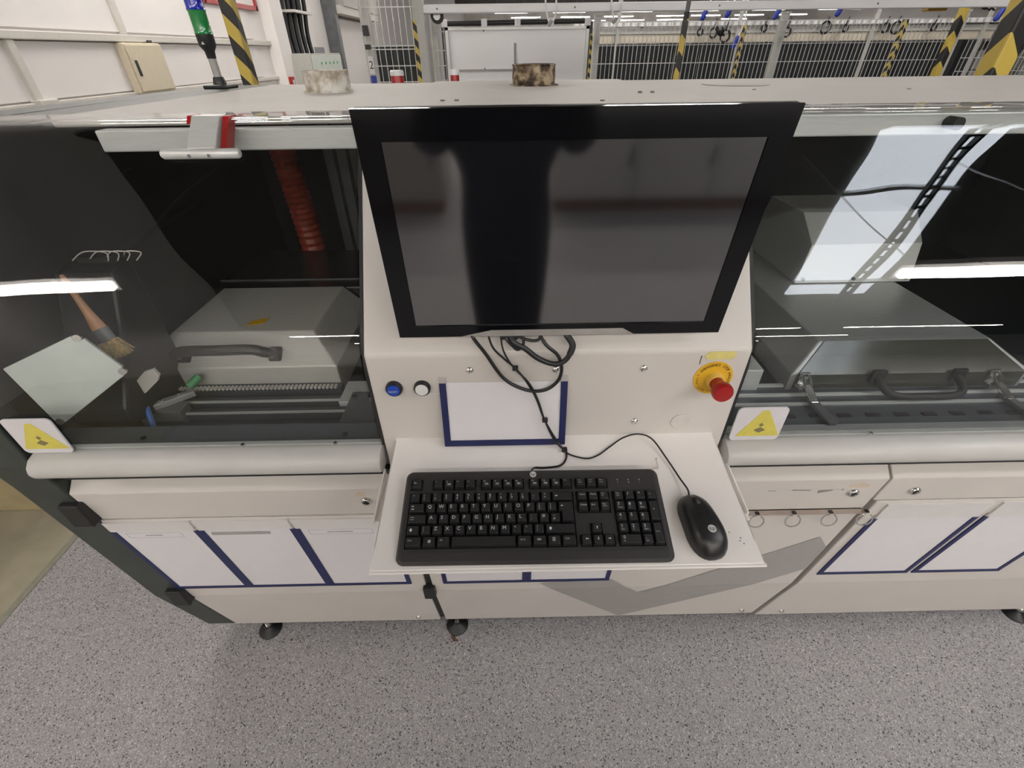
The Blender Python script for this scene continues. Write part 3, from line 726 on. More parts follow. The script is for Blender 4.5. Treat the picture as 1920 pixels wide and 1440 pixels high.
def warning(w, x0, x1, z0, z1, xc, sgn):
    st = MB().prism(rrect(x0, x1, z0, z1, .010), .6765, .6795, 'y').build('warning_sticker', 'sticker', w)
    h = (x1-x0)
    tri = [(xc-.044, z0+.012), (xc+.044, z0+.012), (xc+.006, z0+.078), (xc-.006, z0+.078)]
    MB().prism(tri, .6755, .6765, 'y').build('yellow_triangle', 'warn', st)
    MB().prism([(xc-.012, z0+.028), (xc, z0+.021), (xc+.012, z0+.028), (xc, z0+.036)], .675, .6755, 'y').prism([(xc-.005, z0+.041), (xc, z0+.037), (xc+.005, z0+.041), (xc, z0+.047)], .675, .6755, 'y').build('pictogram', 'warnmark', st)
warning(GL, -.982, -.885, 1.091, 1.180, -.932, 1)
warning(GR, .448, .548, 1.091, 1.176, .503, 1)
# black rubber stop on the right roof beam, roof beams seen through the glass
MB().box((-.775, .985, 1.590), (-.262, 1.02, 1.627)).build('inner_beam', 'alu', MR, bevel=.003)
MB().box((.442, .985, 1.600), (1.99, 1.02, 1.638)).build('inner_beam', 'alu', MR, bevel=.003)
MB().cyl((.85, .958, 1.622), (.85, .987, 1.622), .011, n=14).build('rubber_stop', 'rubber', MR, smooth=True)
hl = thing('cover_latch', 'pale latch bracket with red cheeks and a grip bar on the left glass cover', 'latch', (-.53, .93, 1.6))
MB().prism([(.905, 1.606), (.955, 1.652), (.975, 1.652), (.925, 1.600)], -.565, -.515).build('arm', 'alu', hl, bevel=.002)
MB().prism([(.945, 1.640), (.957, 1.652), (.99, 1.652), (.975, 1.640)], -.573, -.566).build('cheek', 'red', hl)
MB().prism([(.918, 1.602), (.962, 1.650), (.99, 1.650), (.94, 1.592)], -.512, -.502).build('cheek', 'red', hl)
MB().rings([((-.612, .905, 1.598), .006), ((-.608, .905, 1.598), .0085), ((-.477, .905, 1.598), .0085), ((-.473, .905, 1.598), .006)], 14).build('grip_bar', 'alu', hl, smooth=True)
for x in (-.56, -.525): MB().cyl((x, .896, 1.596), (x, .899, 1.596), .003, n=8).build('screw', 'dark2', hl)
# stubs on the roof
t = thing('duct_stub', 'stained off-white torn duct stub on the machine roof', 'duct', (-.535, 1.62, 1.646))
m = MB(); m.lathe([(.066, 0), (.067, .03), (.066, .050), (.068, .054), (.060, .054), (.058, .02)], (-.535, 1.66, 1.646), n=28); m.build('collar', 'torn', t, smooth=True); MB().lathe([(.074, 0), (.072, .004), (.066, .005)], (-.535, 1.66, 1.646), n=28).build('flange', 'torn', t)
t = thing('exhaust_stub', 'charred brown exhaust pipe stub behind the monitor', 'pipe', (.095, 1.70, 1.652))
MB().lathe([(.066, 0), (.068, .02), (.066, .050), (.069, .054), (.064, .056), (.060, .054), (.058, .01)], (.095, 1.72, 1.652), n=28).build('pipe', 'charred', t, smooth=True); MB().lathe([(.080, 0), (.076, .003), (.066, .004)], (.095, 1.72, 1.652), n=28).build('soot_ring', 'charred', t)
for x, y, lb in ((-.435, 2.25, 'red cap with a white lid behind the machine roof, beside the left mesh fence'), (-.20, 2.25, 'pair of red and white caps behind the machine roof, beside the whiteboard')):
    t = thing('red_canister', lb, 'canister', (x, y, 1.2))
    w_ = .026 if x < -.3 else .018
    MB().lathe([(w_, 0), (w_, .46), (w_*.95, .465)], (x, y, 1.2), n=20).build('body', 'red', t, smooth=True); MB().lathe([(w_*1.08, 0), (w_*1.08, .014), (w_*.9, .019)], (x, y, 1.664), n=20).build('lid', 'whitebtn', t, smooth=True)
    MB().lathe([(w_*.8, 0), (w_*1.0, .012)], (x-.005, y-.06, 1.628), n=16).build('spout', 'whitebtn', t)
    MB().box((x-.04, y-.04, 0), (x+.04, y+.04, 1.2)).build('stand', 'fence', t)
# beacon
t = thing('stack_beacon', 'stack light with blue and green segments on a grey tube at the machine corner', 'beacon', (-.985, 1.9, 1.645))
MB().box((-1.025, 1.86, 1.645), (-.945, 1.95, 1.657)).build('foot', 'black', t, bevel=.004); MB().lathe([(.022, 0), (.020, .012), (.016, .024)], (-.985, 1.905, 1.655), n=20).build('socket', 'black', t, smooth=True)
MB().cyl((-.985, 1.905, 1.67), (-.985, 1.905, 1.735), .0125, n=16).build('tube', 'greypole', t, smooth=True)
MB().lathe([(.014, 0), (.016, .02), (.026, .035), (.027, .065)], (-.985, 1.905, 1.73), n=20).build('base_cup', 'black', t, smooth=True)
MB().lathe([(.028, 0), (.026, .006), (.026, .058), (.028, .062)], (-.985, 1.905, 1.795), n=24).build('green_segment', 'glowgreen', t, smooth=True)
MB().lathe([(.029, 0), (.027, .006), (.027, .060), (.029, .064)], (-.985, 1.905, 1.857), n=24).build('blue_segment', 'glowblue', t, smooth=True)
MB().lathe([(.027, 0), (.026, .02), (.015, .028)], (-.985, 1.905, 1.921), n=24).build('top_cap', 'black', t, smooth=True)
MB().prism([(-.99, 1.768), (-.978, 1.768), (-.984, 1.776)], 1.876, 1.8785, 'y').build('emblem', 'legend', t)

# ------------------------------------------------------------------ inside the machine, left
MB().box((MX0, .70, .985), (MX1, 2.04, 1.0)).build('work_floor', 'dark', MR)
MB().prism([(.715, 1.062), (.775, 1.072), (.80, 1.04), (.80, 1.0), (.715, 1.0)], MX0, CX0-.01).build('front_ledge', 'ledge', MR, bevel=.002)
for x, y in ((-.80, .742), (-.36, .742)): MB().lathe([(.006, 0), (.006, .001)], (x, y, 1.0675), n=14).build('ledge_hole', 'black', MR)
for k, (y, z, h, mt) in enumerate(((.840, 1.005, .012, 'rail'), (.885, 1.010, .012, 'rail'), (.925, 1.014, .012, 'rail'))):
    r = MB().box((-.86, y-.012, 1.0), (-.30, y+.012, z+h)).build('guide_rail', mt, MR)
    MB().box((-.86, y-.012, z+h), (-.30, y-.006, z+h+.004)).build('rail_edge', 'alu', r)
MB().box((-.92, .955, 1.0), (-.44, .984, 1.034)).build('chain_channel', 'rail', MR)
m = MB()
for k in range(44): m.cyl((-.90+k*.0104, .955, 1.038), (-.90+k*.0104, .968, 1.038), .004, n=6)
tag(m.build('conveyor_chain', 'steel', MR), kind='stuff')
MB().box((-.43, .90, 1.0), (-.27, .99, 1.034)).build('chain_end_block', 'alu', MR, bevel=.003)
eb = MB().box((-.40, .80, 1.0), (-.315, .93, 1.043)).build('end_bracket', 'dark2', MR, bevel=.003)
for x in (-.385, -.345): MB().cyl((x, .90, 1.043), (x, .90, 1.052), .007, n=12).build('cap_screw', 'chrome', eb)
def hood(name, label, x0, x1, yb, yr, ye, z0, z1, z2, dx, mt):
    """sheet-metal hood: front skirt, sloped front with hipped ends, flat top running back"""
    t = thing(name, label, 'hood', ((x0+x1)/2, yb, z0))
    vs = [(x0, yb, z0), (x1, yb, z0), (x1, yb, z1), (x0, yb, z1), (x0+dx, yr, z2), (x1-dx, yr, z2), (x0+dx, ye, z2), (x1-dx, ye, z2), (x0, ye, z1), (x1, ye, z1), (x0, ye, z0), (x1, ye, z0)]
    fs = [(0, 1, 2, 3), (3, 2, 5, 4), (4, 5, 7, 6), (1, 11, 9, 2), (2, 9, 7, 5), (0, 3, 8, 10), (3, 4, 6, 8), (10, 8, 6, 7, 9, 11), (0, 10, 11, 1)]
    MB().add(vs, fs).build('shell', mt, t, bevel=.003)
    return t
HL = hood('solder_hood', 'brushed steel hood with a black grip behind the left glass', -.955, -.447, 0.985, 1.062, 1.34, 1.0, 1.085, 1.150, .068, 'steel')
hp = [(-.842, 1.003, 1.116), (-.835, .975, 1.135), (-.80, .968, 1.148), (-.72, .966, 1.150), (-.64, .968, 1.150), (-.615, .975, 1.138), (-.607, 1.003, 1.116)]
MB().tube(hp, .0135, n=12, sub=4).build('grip', 'blackgloss', HL, smooth=True)
for x in (-.842, -.607): MB().box((x-.016, .995, 1.095), (x+.016, 1.025, 1.125)).build('grip_foot', 'black', HL, bevel=.004)
for z in (1.075, 1.062): MB().box((-.93, .9835, z), (-.885, .985, z+.003)).build('vent_slot', 'dark', HL)
sg = MB().prism([(-.705, 1.16), (-.66, 1.165), (-.66, 1.18), (-.70, 1.172)], 1.10, 1.115, 'y')
sg.v = [Vector((p.x, 1.09+(p.z-1.16)*2.2, 1.1515+(p.y-1.10)*.05)) for p in sg.v]
sg.build('warning_mark', 'yellow', HL)
# dark block with a bowl and tangle of wire, the brush lying against it
t = thing('drive_housing', 'black sloping drive housing at the left end inside the machine', 'housing', (-.82, 1.1, 1.0))
MB().prism([(.90, 1.0), (.90, 1.15), (1.02, 1.34), (1.5, 1.36), (1.5, 1.0)], -.995, -.962).build('side_plate', 'dark', t)
MB().prism([(.93, 1.0), (.80, 1.06), (.80, 1.10), (.88, 1.215), (.955, 1.36), (1.02, 1.375), (1.02, 1.0)], -.99, -.858).build('body', 'dark', t, bevel=.008)
MB().box((-.94, .975, 1.374), (-.87, 1.01, 1.386)).build('lip', 'black', t)
t = thing('wire_tangle', 'loose curl of bare wire on the black drive housing', 'wire', (-.87, .96, 1.385))
for q in range(4):
    MB().tube([(-.93+q*.03, .955+.01*q, 1.388), (-.90+q*.03, .96, 1.405), (-.86+q*.025, .965, 1.40), (-.85+q*.02, .95, 1.388)], .0012, n=5).build('strand', 'steel', t, smooth=True)
t = thing('paint_brush', 'wooden paint brush with fair bristles lying inside the left end', 'brush', (-.868, .87, 1.23))
A = Vector((-.917, .90, 1.378)); B = Vector((-.868, .862, 1.262)); dB = (B-A).normalized(); sx = dB.cross(Vector((0, -.85, .5))).normalized(); nz_ = sx.cross(dB).normalized()
def bar(path, name, mt):
    m = MB(); vs = []; n = 10
    for p, w_, h_ in path:
        for k in range(n):
            a = 2*math.pi*k/n; vs.append(p+sx*w_*math.cos(a)+nz_*h_*math.sin(a))
    fs = [(i*n+k, i*n+(k+1) % n, (i+1)*n+(k+1) % n, (i+1)*n+k) for i in range(len(path)-1) for k in range(n)]+[list(range(n))[::-1], list(range((len(path)-1)*n, len(path)*n))]
    m.add(vs, fs); return m.build(name, mt, t, smooth=True)
bar([(A, .004, .003), (A+dB*.012, .0065, .005), (A+dB*.05, .007, .006), (A+dB*.085, .010, .007), (A+dB*.115, .016, .008), (A+dB*.125, .0175, .008)], 'handle', 'wood')
bar([(A+dB*.122, .0185, .009), (A+dB*.152, .0195, .0095)], 'ferrule', 'dark2')
m = MB()
for k in range(150):
    u, w_ = random.uniform(-1, 1), random.uniform(-1, 1); p0 = A+dB*.150+sx*u*.018+nz_*w_*.008
    p1 = p0+dB*random.uniform(.03, .042)+sx*(u*.014+random.uniform(-.003, .003))+nz_*w_*.006
    m.rings([(p0, .0012), (p1, .0005)], 4)
tag(m.build('bristles', 'bristle', t), kind='stuff')
# square pale cover plate leaning at the left, with corner screws
t = thing('cover_plate', 'pale square cover plate with corner screws leaning behind the left glass', 'plate', (-.93, .75, 1.1))
P4 = [Vector((-.989, .748, 1.249)), Vector((-.858, .801, 1.296)), Vector((-.805, .804, 1.200)), Vector((-.954, .738, 1.107))]
nrm = (P4[2]-P4[1]).cross(P4[3]-P4[2]).normalized()
if nrm.y > 0: nrm = -nrm
def notch(poly, i, d):
    p = poly[i]; a = (poly[i-1]-p).normalized(); b = (poly[(i+1) % len(poly)]-p).normalized()
    return [p+a*d, p+a*d+b*d*.6, p+a*d*.4+b*d, p+b*d]
out = [P4[0], *notch(P4, 1, .014), *notch(P4, 2, .014), *notch(P4, 3, .014)]
n = len(out); MB().add(out+[p-nrm*.008 for p in out], [list(range(n)), list(range(n, 2*n))[::-1]]+[(i, (i+1) % n, n+(i+1) % n, n+i) for i in range(n)]).build('plate', 'mint', t, bevel=.0015)
for i in (1, 2, 3):
    q = P4[i]+((P4[i-1]-P4[i]).normalized()+(P4[(i+1) % 4]-P4[i]).normalized())*.008
    MB().cyl(q-nrm*.006, q+nrm*.001, .0075, n=14).build('corner_screw', 'chrome', t, smooth=True)
t = thing('angle_bracket', 'beige cranked bracket sticking out behind the pale cover plate', 'bracket', (-.83, .87, 1.13))
MB().prism([(-.90, 1.10), (-.855, 1.10), (-.81, 1.135), (-.80, 1.150), (-.805, 1.168), (-.83, 1.16)], .862, .868, 'y').box((-.90, .862, 1.0), (-.86, .868, 1.102)).build('arm', 'trunk', t)
# rail end clamp, blue cable and green clip by the rails
t = thing('rail_clamp', 'steel conveyor clamp with a green clip at the left end of the rails', 'clamp', (-.86, .88, 1.0))
MB().box((-.905, .86, 1.0), (-.80, .90, 1.045)).build('base', 'dark2', t, bevel=.003); MB().prism([(-.90, .86), (-.80, .93), (-.79, .92), (-.88, .845)], 1.045, 1.060, 'z').build('lever', 'steel2', t, bevel=.002)
for p in ((-.885, .875), (-.85, .885), (-.82, .91)): MB().cyl((p[0], p[1], 1.055), (p[0], p[1], 1.066), .006, n=10).build('bolt', 'chrome', t, smooth=True)
MB().cyl((-.815, .94, 1.06), (-.795, .965, 1.075), .010, n=12).build('clip', 'greenclip', t, smooth=True)
t = thing('blue_cable', 'short blue cable curving beside the rail clamp', 'cable', (-.88, .82, 1.0))
MB().tube([(-.925, .90, 1.04), (-.90, .885, 1.065), (-.872, .862, 1.07), (-.852, .835, 1.05), (-.846, .815, 1.0)], .006, n=8).build('sheath', 'bluecable', t, smooth=True); MB().cyl((-.93, .905, 1.03), (-.922, .898, 1.042), .008, n=8).build('ferrule', 'black', t)
t = thing('red_hose', 'ribbed red hose hanging at the back of the left chamber', 'hose', (-.64, 1.5, 1.25))
pth = spline([(-.768, 1.75, 1.62), (-.766, 1.75, 1.48), (-.758, 1.75, 1.34), (-.752, 1.75, 1.20), (-.75, 1.75, 1.02)], 14)
MB().rings([(p, .043+.0028*(1 if k % 2 else -1)) for k, p in enumerate(pth)], 18).build('corrugated_tube', 'hose', t, smooth=False); MB().lathe([(.052, 0), (.052, .02)], (-.75, 1.75, 1.0), n=20).build('hose_clip', 'steel', t)
t = thing('rear_cover', 'black glossy cover behind the left steel hood', 'cover', (-.7, 1.5, 1.0))
MB().box((-.93, 1.345, 1.0), (-.30, 1.68, 1.146)).build('lid', 'blackgloss', t, bevel=.006); MB().box((-.93, 1.40, 1.146), (-.30, 1.405, 1.150)).build('seam', 'dark2', t)
t = thing('ribbed_panel', 'dark ribbed sheet panel behind the red hose', 'panel', (-.5, 1.95, 1.0))
for k in range(9): MB().box((-.70+k*.05, 1.95, 1.002), (-.665+k*.05, 1.97, 1.62)).build('rib', 'dark2', t)
MB().box((-.71, 1.97, 1.002), (-.27, 1.98, 1.62)).build('backing', 'dark', t)
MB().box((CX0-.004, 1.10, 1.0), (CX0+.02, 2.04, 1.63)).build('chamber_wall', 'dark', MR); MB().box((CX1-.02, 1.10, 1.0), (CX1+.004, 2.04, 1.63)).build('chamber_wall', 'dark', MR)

# ------------------------------------------------------------------ inside the machine, right
HR = hood('solder_hood', 'steel hood with a black loop handle behind the right glass', .735, 1.36, .955, 1.02, 1.98, 1.0, 1.055, 1.115, .085, 'steel2')
MB().add([(.75, .9545, 1.008), (1.345, .9545, 1.008), (1.345, .9545, 1.053), (.75, .9545, 1.053), (.832, 1.018, 1.1135), (1.263, 1.018, 1.1135), (.75, .951, 1.010), (1.345, .951, 1.010), (1.345, .951, 1.055), (.75, .951, 1.055), (.832, 1.0155, 1.1165), (1.263, 1.0155, 1.1165)], [(6, 7, 8, 9), (9, 8, 11, 10), (0, 3, 2, 1), (3, 4, 5, 2), (0, 1, 7, 6), (1, 2, 8, 7), (2, 5, 11, 8), (5, 4, 10, 11), (4, 3, 9, 10), (3, 0, 6, 9)]).build('front_overlay', 'darkpanel', HR)  # thin dark glossy slab laid over the hood's skirt and sloped front
hp = [(.955, .952, 1.05), (.958, .915, 1.035), (.985, .895, 1.025), (1.06, .892, 1.024), (1.135, .895, 1.025), (1.162, .915, 1.035), (1.165, .952, 1.05)]
MB().tube(hp, .0095, n=10, sub=4).build('loop_handle', 'rubber', HR, smooth=True)
for x in (.955, 1.165): MB().box((x-.018, .940, 1.032), (x+.018, .9505, 1.07)).build('handle_foot', 'black', HR, bevel=.003)
t = thing('vent_box', 'pale steel vent box with a sloping front on the right hood', 'box', (1.1, 1.4, 1.115))
fb, ft_, top_b = 1.385, 1.43, 1.60
vs = [(.945, 1.382, 1.1155), (1.325, 1.384, 1.1155), (1.315, 1.40, 1.238), (.965, 1.40, 1.236), (.985, 1.53, 1.30), (1.365, 1.53, 1.30), (.985, 1.75, 1.30), (1.365, 1.75, 1.30), (.945, 1.75, 1.1155), (1.325, 1.75, 1.1155)]
fs = [(0, 1, 2, 3), (3, 2, 5, 4), (4, 5, 7, 6), (0, 3, 4, 6, 8), (1, 9, 7, 5, 2), (8, 6, 7, 9), (0, 8, 9, 1)]
MB().add(vs, fs).build('casing', 'alu', t, bevel=.002)
for x in (.965, 1.13, 1.30): MB().cyl((x, 1.376, 1.130), (x, 1.386, 1.130), .005, n=8).build('screw', 'dark2', t)
MB().box((CX1+.015, .81, .998), (MX1, .985, 1.006)).build('rail_bed', 'railblue', MR)
for y0, y1, z, mt in ((.965, .975, 1.012, 'alu'), (.924, .933, 1.012, 'alu'), (.886, .894, 1.012, 'alu'), (.783, .806, 1.014, 'alu'), (.812, .836, 1.008, 'ledge')):
    MB().box((CX1+.015, y0, 1.0), (MX1, y1, z)).build('guide_rail', mt, MR, bevel=.001)
MB().prism([(.700, 1.0), (.700, 1.062), (.716, 1.064), (.722, 1.0)], CX1+.015, .80).build('front_ledge', 'bump', MR)
MB().prism([(.700, 1.0), (.700, 1.062), (.716, 1.064), (.722, 1.0)], .85, MX1).build('front_ledge', 'bump', MR)
for k in range(20): MB().box((.60+k*.07, .838, 1.005), (.632+k*.07, .850, 1.0095)).build('slot', 'black', MR)
t = thing('side_box', 'small pale steel box beside the column under the right glass', 'box', (.57, .99, 1.0))
MB().box((.50, .955, 1.0), (.66, 1.12, 1.07)).build('case', 'alu', t, bevel=.003); MB().cyl((.60, .965, 1.07), (.60, .965, 1.076), .006, n=10).build('screw', 'dark2', t)
for x, lb in ((.765, 'toggle latch at the left corner of the right hood'), (1.26, 'toggle latch at the right corner of the right hood')):
    t = thing('toggle_latch', lb, 'latch', (x, .94, 1.0))
    MB().box((x-.014, .925, 1.022), (x+.014, .9545, 1.030)).build('base', 'chrome', t, bevel=.002)
    MB().box((x-.012, .944, 1.03), (x+.012, .9505, 1.065)).build('strike_plate', 'chrome', t, bevel=.002)
    MB().tube([(x-.008, .944, 1.06), (x-.009, .925, 1.045), (x, .905, 1.03), (x+.009, .925, 1.045), (x+.008, .944, 1.06)], .003, n=8).build('bail', 'chrome', t, smooth=True)
    MB().prism([(.935, 1.03), (.925, 1.045), (.885, 1.028), (.875, 1.024), (.89, 1.022)], x-.010, x+.010).build('lever', 'chrome', t, bevel=.002)
    MB().box((x-.009, .80, 1.0135), (x+.013, .905, 1.024)).build('tail', 'dark2', t, bevel=.002)
# ------------------------------------------------------------------ document frames
def doc_frame(label, x0, x1, z0, z1, on_panel=True, flap=0, header=False, tabs=True, group=None, bar=.0125, y=None, mtb='blue'):
    yy = (lambda z: prof(z)) if on_panel else (y if callable(y) else (lambda z: y))
    t = thing('document_frame', label, 'document frame', ((x0+x1)/2, yy(z0), z0), group=group)
    def slabp(name, poly, mt, a, b, parent=t):
        m = MB(); n = len(poly)
        vs = [(x, yy(z)-a, z) for x, z in poly]+[(x, yy(z)-b, z) for x, z in poly]
        m.add(vs, [list(range(n)), list(range(n, 2*n))[::-1]]+[(i, (i+1) % n, n+(i+1) % n, n+i) for i in range(n)])
        return m.build(name, mt, parent)
    R = lambda a, b, c, d: [(a, c), (b, c), (b, d), (a, d)]
    p = slabp('paper_sheet', R(x0+bar*.6, x1-bar*.6, z0+bar*.6, z1), 'paper', .0004, .0014)
    slabp('border', R(x0, x0+bar, z0, z1), mtb, .0, .0035)
    slabp('border', R(x1-bar, x1, z0, z1), mtb, .0, .0035)
    slabp('border', R(x0+bar, x1-bar, z0, z0+bar), mtb, .0, .0035)
    if tabs:
        for a in (x0, x1-bar): slabp('corner_tab', R(a, a+bar, z1, z1+.012), 'tab', .0, .003)
    if flap: slabp('top_flap', R(x0+.004, x1-.004, z1+(.0 if not tabs else .0), z1+flap), 'flap', .0, .0045)
    if header:
        zt = z1-.012; q = .0016
        for a in (R(x0+.03, x1-.05, zt, zt+.0008), R(x0+.03, x1-.05, zt-.022, zt-.0212), R(x0+.03, x0+.031, zt-.022, zt), R(x1-.051, x1-.05, zt-.022, zt)):
            slabp('printed_line', a, 'ink', .0014, q, p)
        slabp('printed_title', R(x0+.075, x1-.10, zt-.013, zt-.009), 'ink', .0014, q, p)
    return t
doc_frame('navy edged A4 sheet frame, leftmost on the left door', -1.000, -.782, .455, .785, flap=.040, header=True)
f = doc_frame('navy edged A4 sheet frame in the middle of the left door', -.782, -.5425, .455, .785, flap=.040)
MB().box((-.755, prof(.77)-.0035, .762), (-.61, prof(.77)-.001, .772)).build('grey_header_bar', 'vmark', f)
doc_frame('navy edged A4 sheet frame on the left door, partly under the keyboard tray', -.5425, -.302, .455, .785, flap=.040, header=True)
doc_frame('navy edged sheet frame under the tray, left of the pair', -.207, .042, .452, .78)
doc_frame('navy edged sheet frame under the tray, right of the pair', .043, .290, .452, .78)
doc_frame('navy edged sheet frame on the right door, below the ring rail', .915, 1.186, .462, .778, flap=.062)
doc_frame('navy edged sheet frame at the right edge of the right door', 1.200, 1.465, .462, .778, flap=.062)
doc_frame('landscape navy edged card frame on the column under the monitor', -.129, .109, 1.1085, 1.248, on_panel=False, y=lambda z: .6795-.021*(1.248-z)/.1395, tabs=True)
# ------------------------------------------------------------------ ring rail
t = thing('ring_rail', 'thin steel rail with four open rings on the white panel', 'ring rail', (.71, .70, .82))
MB().box((.568, prof(.824)-.016, .822), (.862, prof(.824)+.002, .8245)).box((.568, prof(.815)-.004, .806), (.862, prof(.815)+.002, .8245)).build('rail', 'pinksteel', t)
MB().cyl((.566, prof(.82)-.022, .820), (.566, prof(.82)+.004, .822), .004, n=10).build('end_screw', 'chrome', t)
for x in (.600, .690, .780, .868):
    k = MB().box((x-.004, prof(.82)-.0165, .8245), (x+.004, prof(.82)-.008, .8275)).build('ring_clip', 'black', t)
    pts = []
    for a in range(17):
        an = math.radians(110+a*320/16); pts.append((x+.004+.0155*math.cos(an), prof(.8)-.018-.004*math.cos(an), .798+.022*math.sin(an)))
    MB().rings([(p, .0018) for p in pts], 8).build('ring', 'chrome', t, smooth=True)

# ------------------------------------------------------------------ keyboard tray
TA = math.radians(10)
def tz(y): return 1.110-(.68-y)*math.tan(TA)
t = thing('keyboard_tray', 'white sheet metal tray sloping out under the monitor', 'tray', (.09, .55, 1.08))
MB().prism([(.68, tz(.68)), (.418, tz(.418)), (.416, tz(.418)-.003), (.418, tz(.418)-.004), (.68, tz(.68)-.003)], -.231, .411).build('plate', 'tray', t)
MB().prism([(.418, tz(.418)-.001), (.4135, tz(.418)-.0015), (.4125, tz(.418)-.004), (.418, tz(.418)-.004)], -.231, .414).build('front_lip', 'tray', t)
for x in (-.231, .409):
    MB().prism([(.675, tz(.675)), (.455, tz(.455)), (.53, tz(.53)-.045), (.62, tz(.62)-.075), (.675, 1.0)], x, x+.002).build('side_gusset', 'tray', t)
MB().box((.412, .535, 1.018), (.452, .665, 1.021), ).build('outer_flange', 'tray', t)
MB().prism([(.66, 1.045), (.545, 1.028), (.545, 1.018), (.66, 1.018)], .450, .453).build('flange_edge', 'tray', t)
MB().prism([(.66, 1.045), (.545, 1.028), (.545, 1.018), (.66, 1.018)], -.262, -.259).box((-.262, .545, 1.018), (-.229, .66, 1.021)).build('flange_edge', 'tray', t)
for x, y in ((.385, .455), (.390, .450), (.388, .460), (.372, .47)): MB().cyl((x, y, tz(y)-.001), (x, y, tz(y)+.0004), .0014, n=6).build('speck', 'ink', t)
# hexagon key
t = thing('hex_key', 'small bent hexagon key lying behind the keyboard corner', 'hex key', (.278, .60, tz(.6)))
MB().rings([((.268, .594, tz(.594)+.0022), .0016), ((.279, .594, tz(.594)+.0022), .0016), ((.2805, .5955, tz(.5955)+.003), .0016), ((.2805, .602, tz(.602)+.006), .0016), ((.279, .612, tz(.612)+.010), .0016)], 6).build('shaft', 'steel', t); MB().cyl((.2795, .611, tz(.611)+.0095), (.279, .6125, tz(.6125)+.0105), .0017, n=6).build('tip', 'dark2', t)

# ------------------------------------------------------------------ monitor
A0, A1 = Vector((.0, .623, 1.687)), Vector((.0, .667, 1.352))
mh = (A0-A1).length; up = (A0-A1).normalized(); outn = Vector((1, 0, 0)).cross(up); outn = outn if outn.y < 0 else -outn
Xm = .087; mw = .539
TM = Matrix(((1, up.x, outn.x, Xm), (0, up.y, outn.y, A1.y), (0, up.z, outn.z, A1.z), (0, 0, 0, 1)))   # x right, y up the panel, z out
t = thing('monitor', 'black flat monitor with a dark screen mounted on the white column', 'monitor', (Xm, .70, 1.352))
MB().prism(rrect(-mw/2, mw/2, 0, mh, .006), -.014, -.004, 'z', TM).build('housing', 'black', t, bevel=.002)
bw, bt, bb = .030, .036, .022
for nm, (a, b, c, d) in (('bezel', (-mw/2, mw/2, 0, bb)), ('bezel', (-mw/2, mw/2, mh-bt, mh)), ('bezel', (-mw/2, -mw/2+bw, bb, mh-bt)), ('bezel', (mw/2-bw, mw/2, bb, mh-bt))):
    MB().prism([(a, c), (b, c), (b, d), (a, d)], -.004, 0, 'z', TM).build(nm, 'bezel', t)
MB().prism([(-mw/2+bw, bb), (mw/2-bw, bb), (mw/2-bw, mh-bt), (-mw/2+bw, mh-bt)], -.004, -.0018, 'z', TM).build('screen', 'screen', t)
MB().prism([(-.165, .0005), (.125, .0005), (.105, .0125), (-.115, .0125)], .0, .0012, 'z', TM).build('chin_reflection', 'chin', t)  # pale strip painting the reflected tray onto the lower bezel
MB().prism([(-.10, .10), (.10, .10), (.10, .22), (-.10, .22)], -.060, -.014, 'z', TM).build('rear_hub', 'black', t, bevel=.004)
MB().box((Xm-.05, .69, 1.46), (Xm+.05, .80, 1.54)).build('wall_bracket', 'black', t)

# ------------------------------------------------------------------ cables below the monitor
def cabl(name, label, path, r, parts=()):
    t = thing(name, label, 'cable', path[0]); MB().tube(path, r, n=10).build('sheath', 'cable', t, smooth=True); return t
t = cabl('power_cable', 'thick black cable loop hanging under the monitor', [(0.0, .705, 1.375), (.007, .665, 1.345), (.029, .662, 1.329), (.053, .660, 1.309), (.081, .658, 1.299), (.101, .660, 1.308), (.109, .663, 1.333), (.098, .672, 1.351), (.085, .70, 1.372)], .0048)
MB().tube([(.106, .660, 1.318), (.110, .663, 1.334), (.102, .669, 1.347)], .0058, n=10).build('strain_relief', 'rubber', t, smooth=True)
t = cabl('signal_cable', 'long thin black cable loop hanging lowest under the monitor', [(-.075, .70, 1.375), (-.061, .668, 1.353), (-.040, .672, 1.314), (-.009, .672, 1.26), (.030, .670, 1.235), (.065, .670, 1.233), (.088, .668, 1.254), (.094, .664, 1.284), (.085, .658, 1.317), (.061, .662, 1.341), (.04, .70, 1.372)], .0032)
MB().cyl((-.079, .702, 1.381), (-.074, .698, 1.372), .006, n=10).build('plug', 'black', t)
t = cabl('coiled_lead', 'short tied up black lead tucked below the monitor edge', [(-.012, .68, 1.362), (-.004, .668, 1.347), (.008, .666, 1.332), (.017, .666, 1.325), (.026, .667, 1.336), (.022, .672, 1.352), (.0, .678, 1.356), (.03, .67, 1.343), (.052, .67, 1.342), (.06, .68, 1.36)], .0026)
MB().box((-.014, .666, 1.343), (.018, .682, 1.360)).build('tied_bunch', 'rubber', t, bevel=.004)

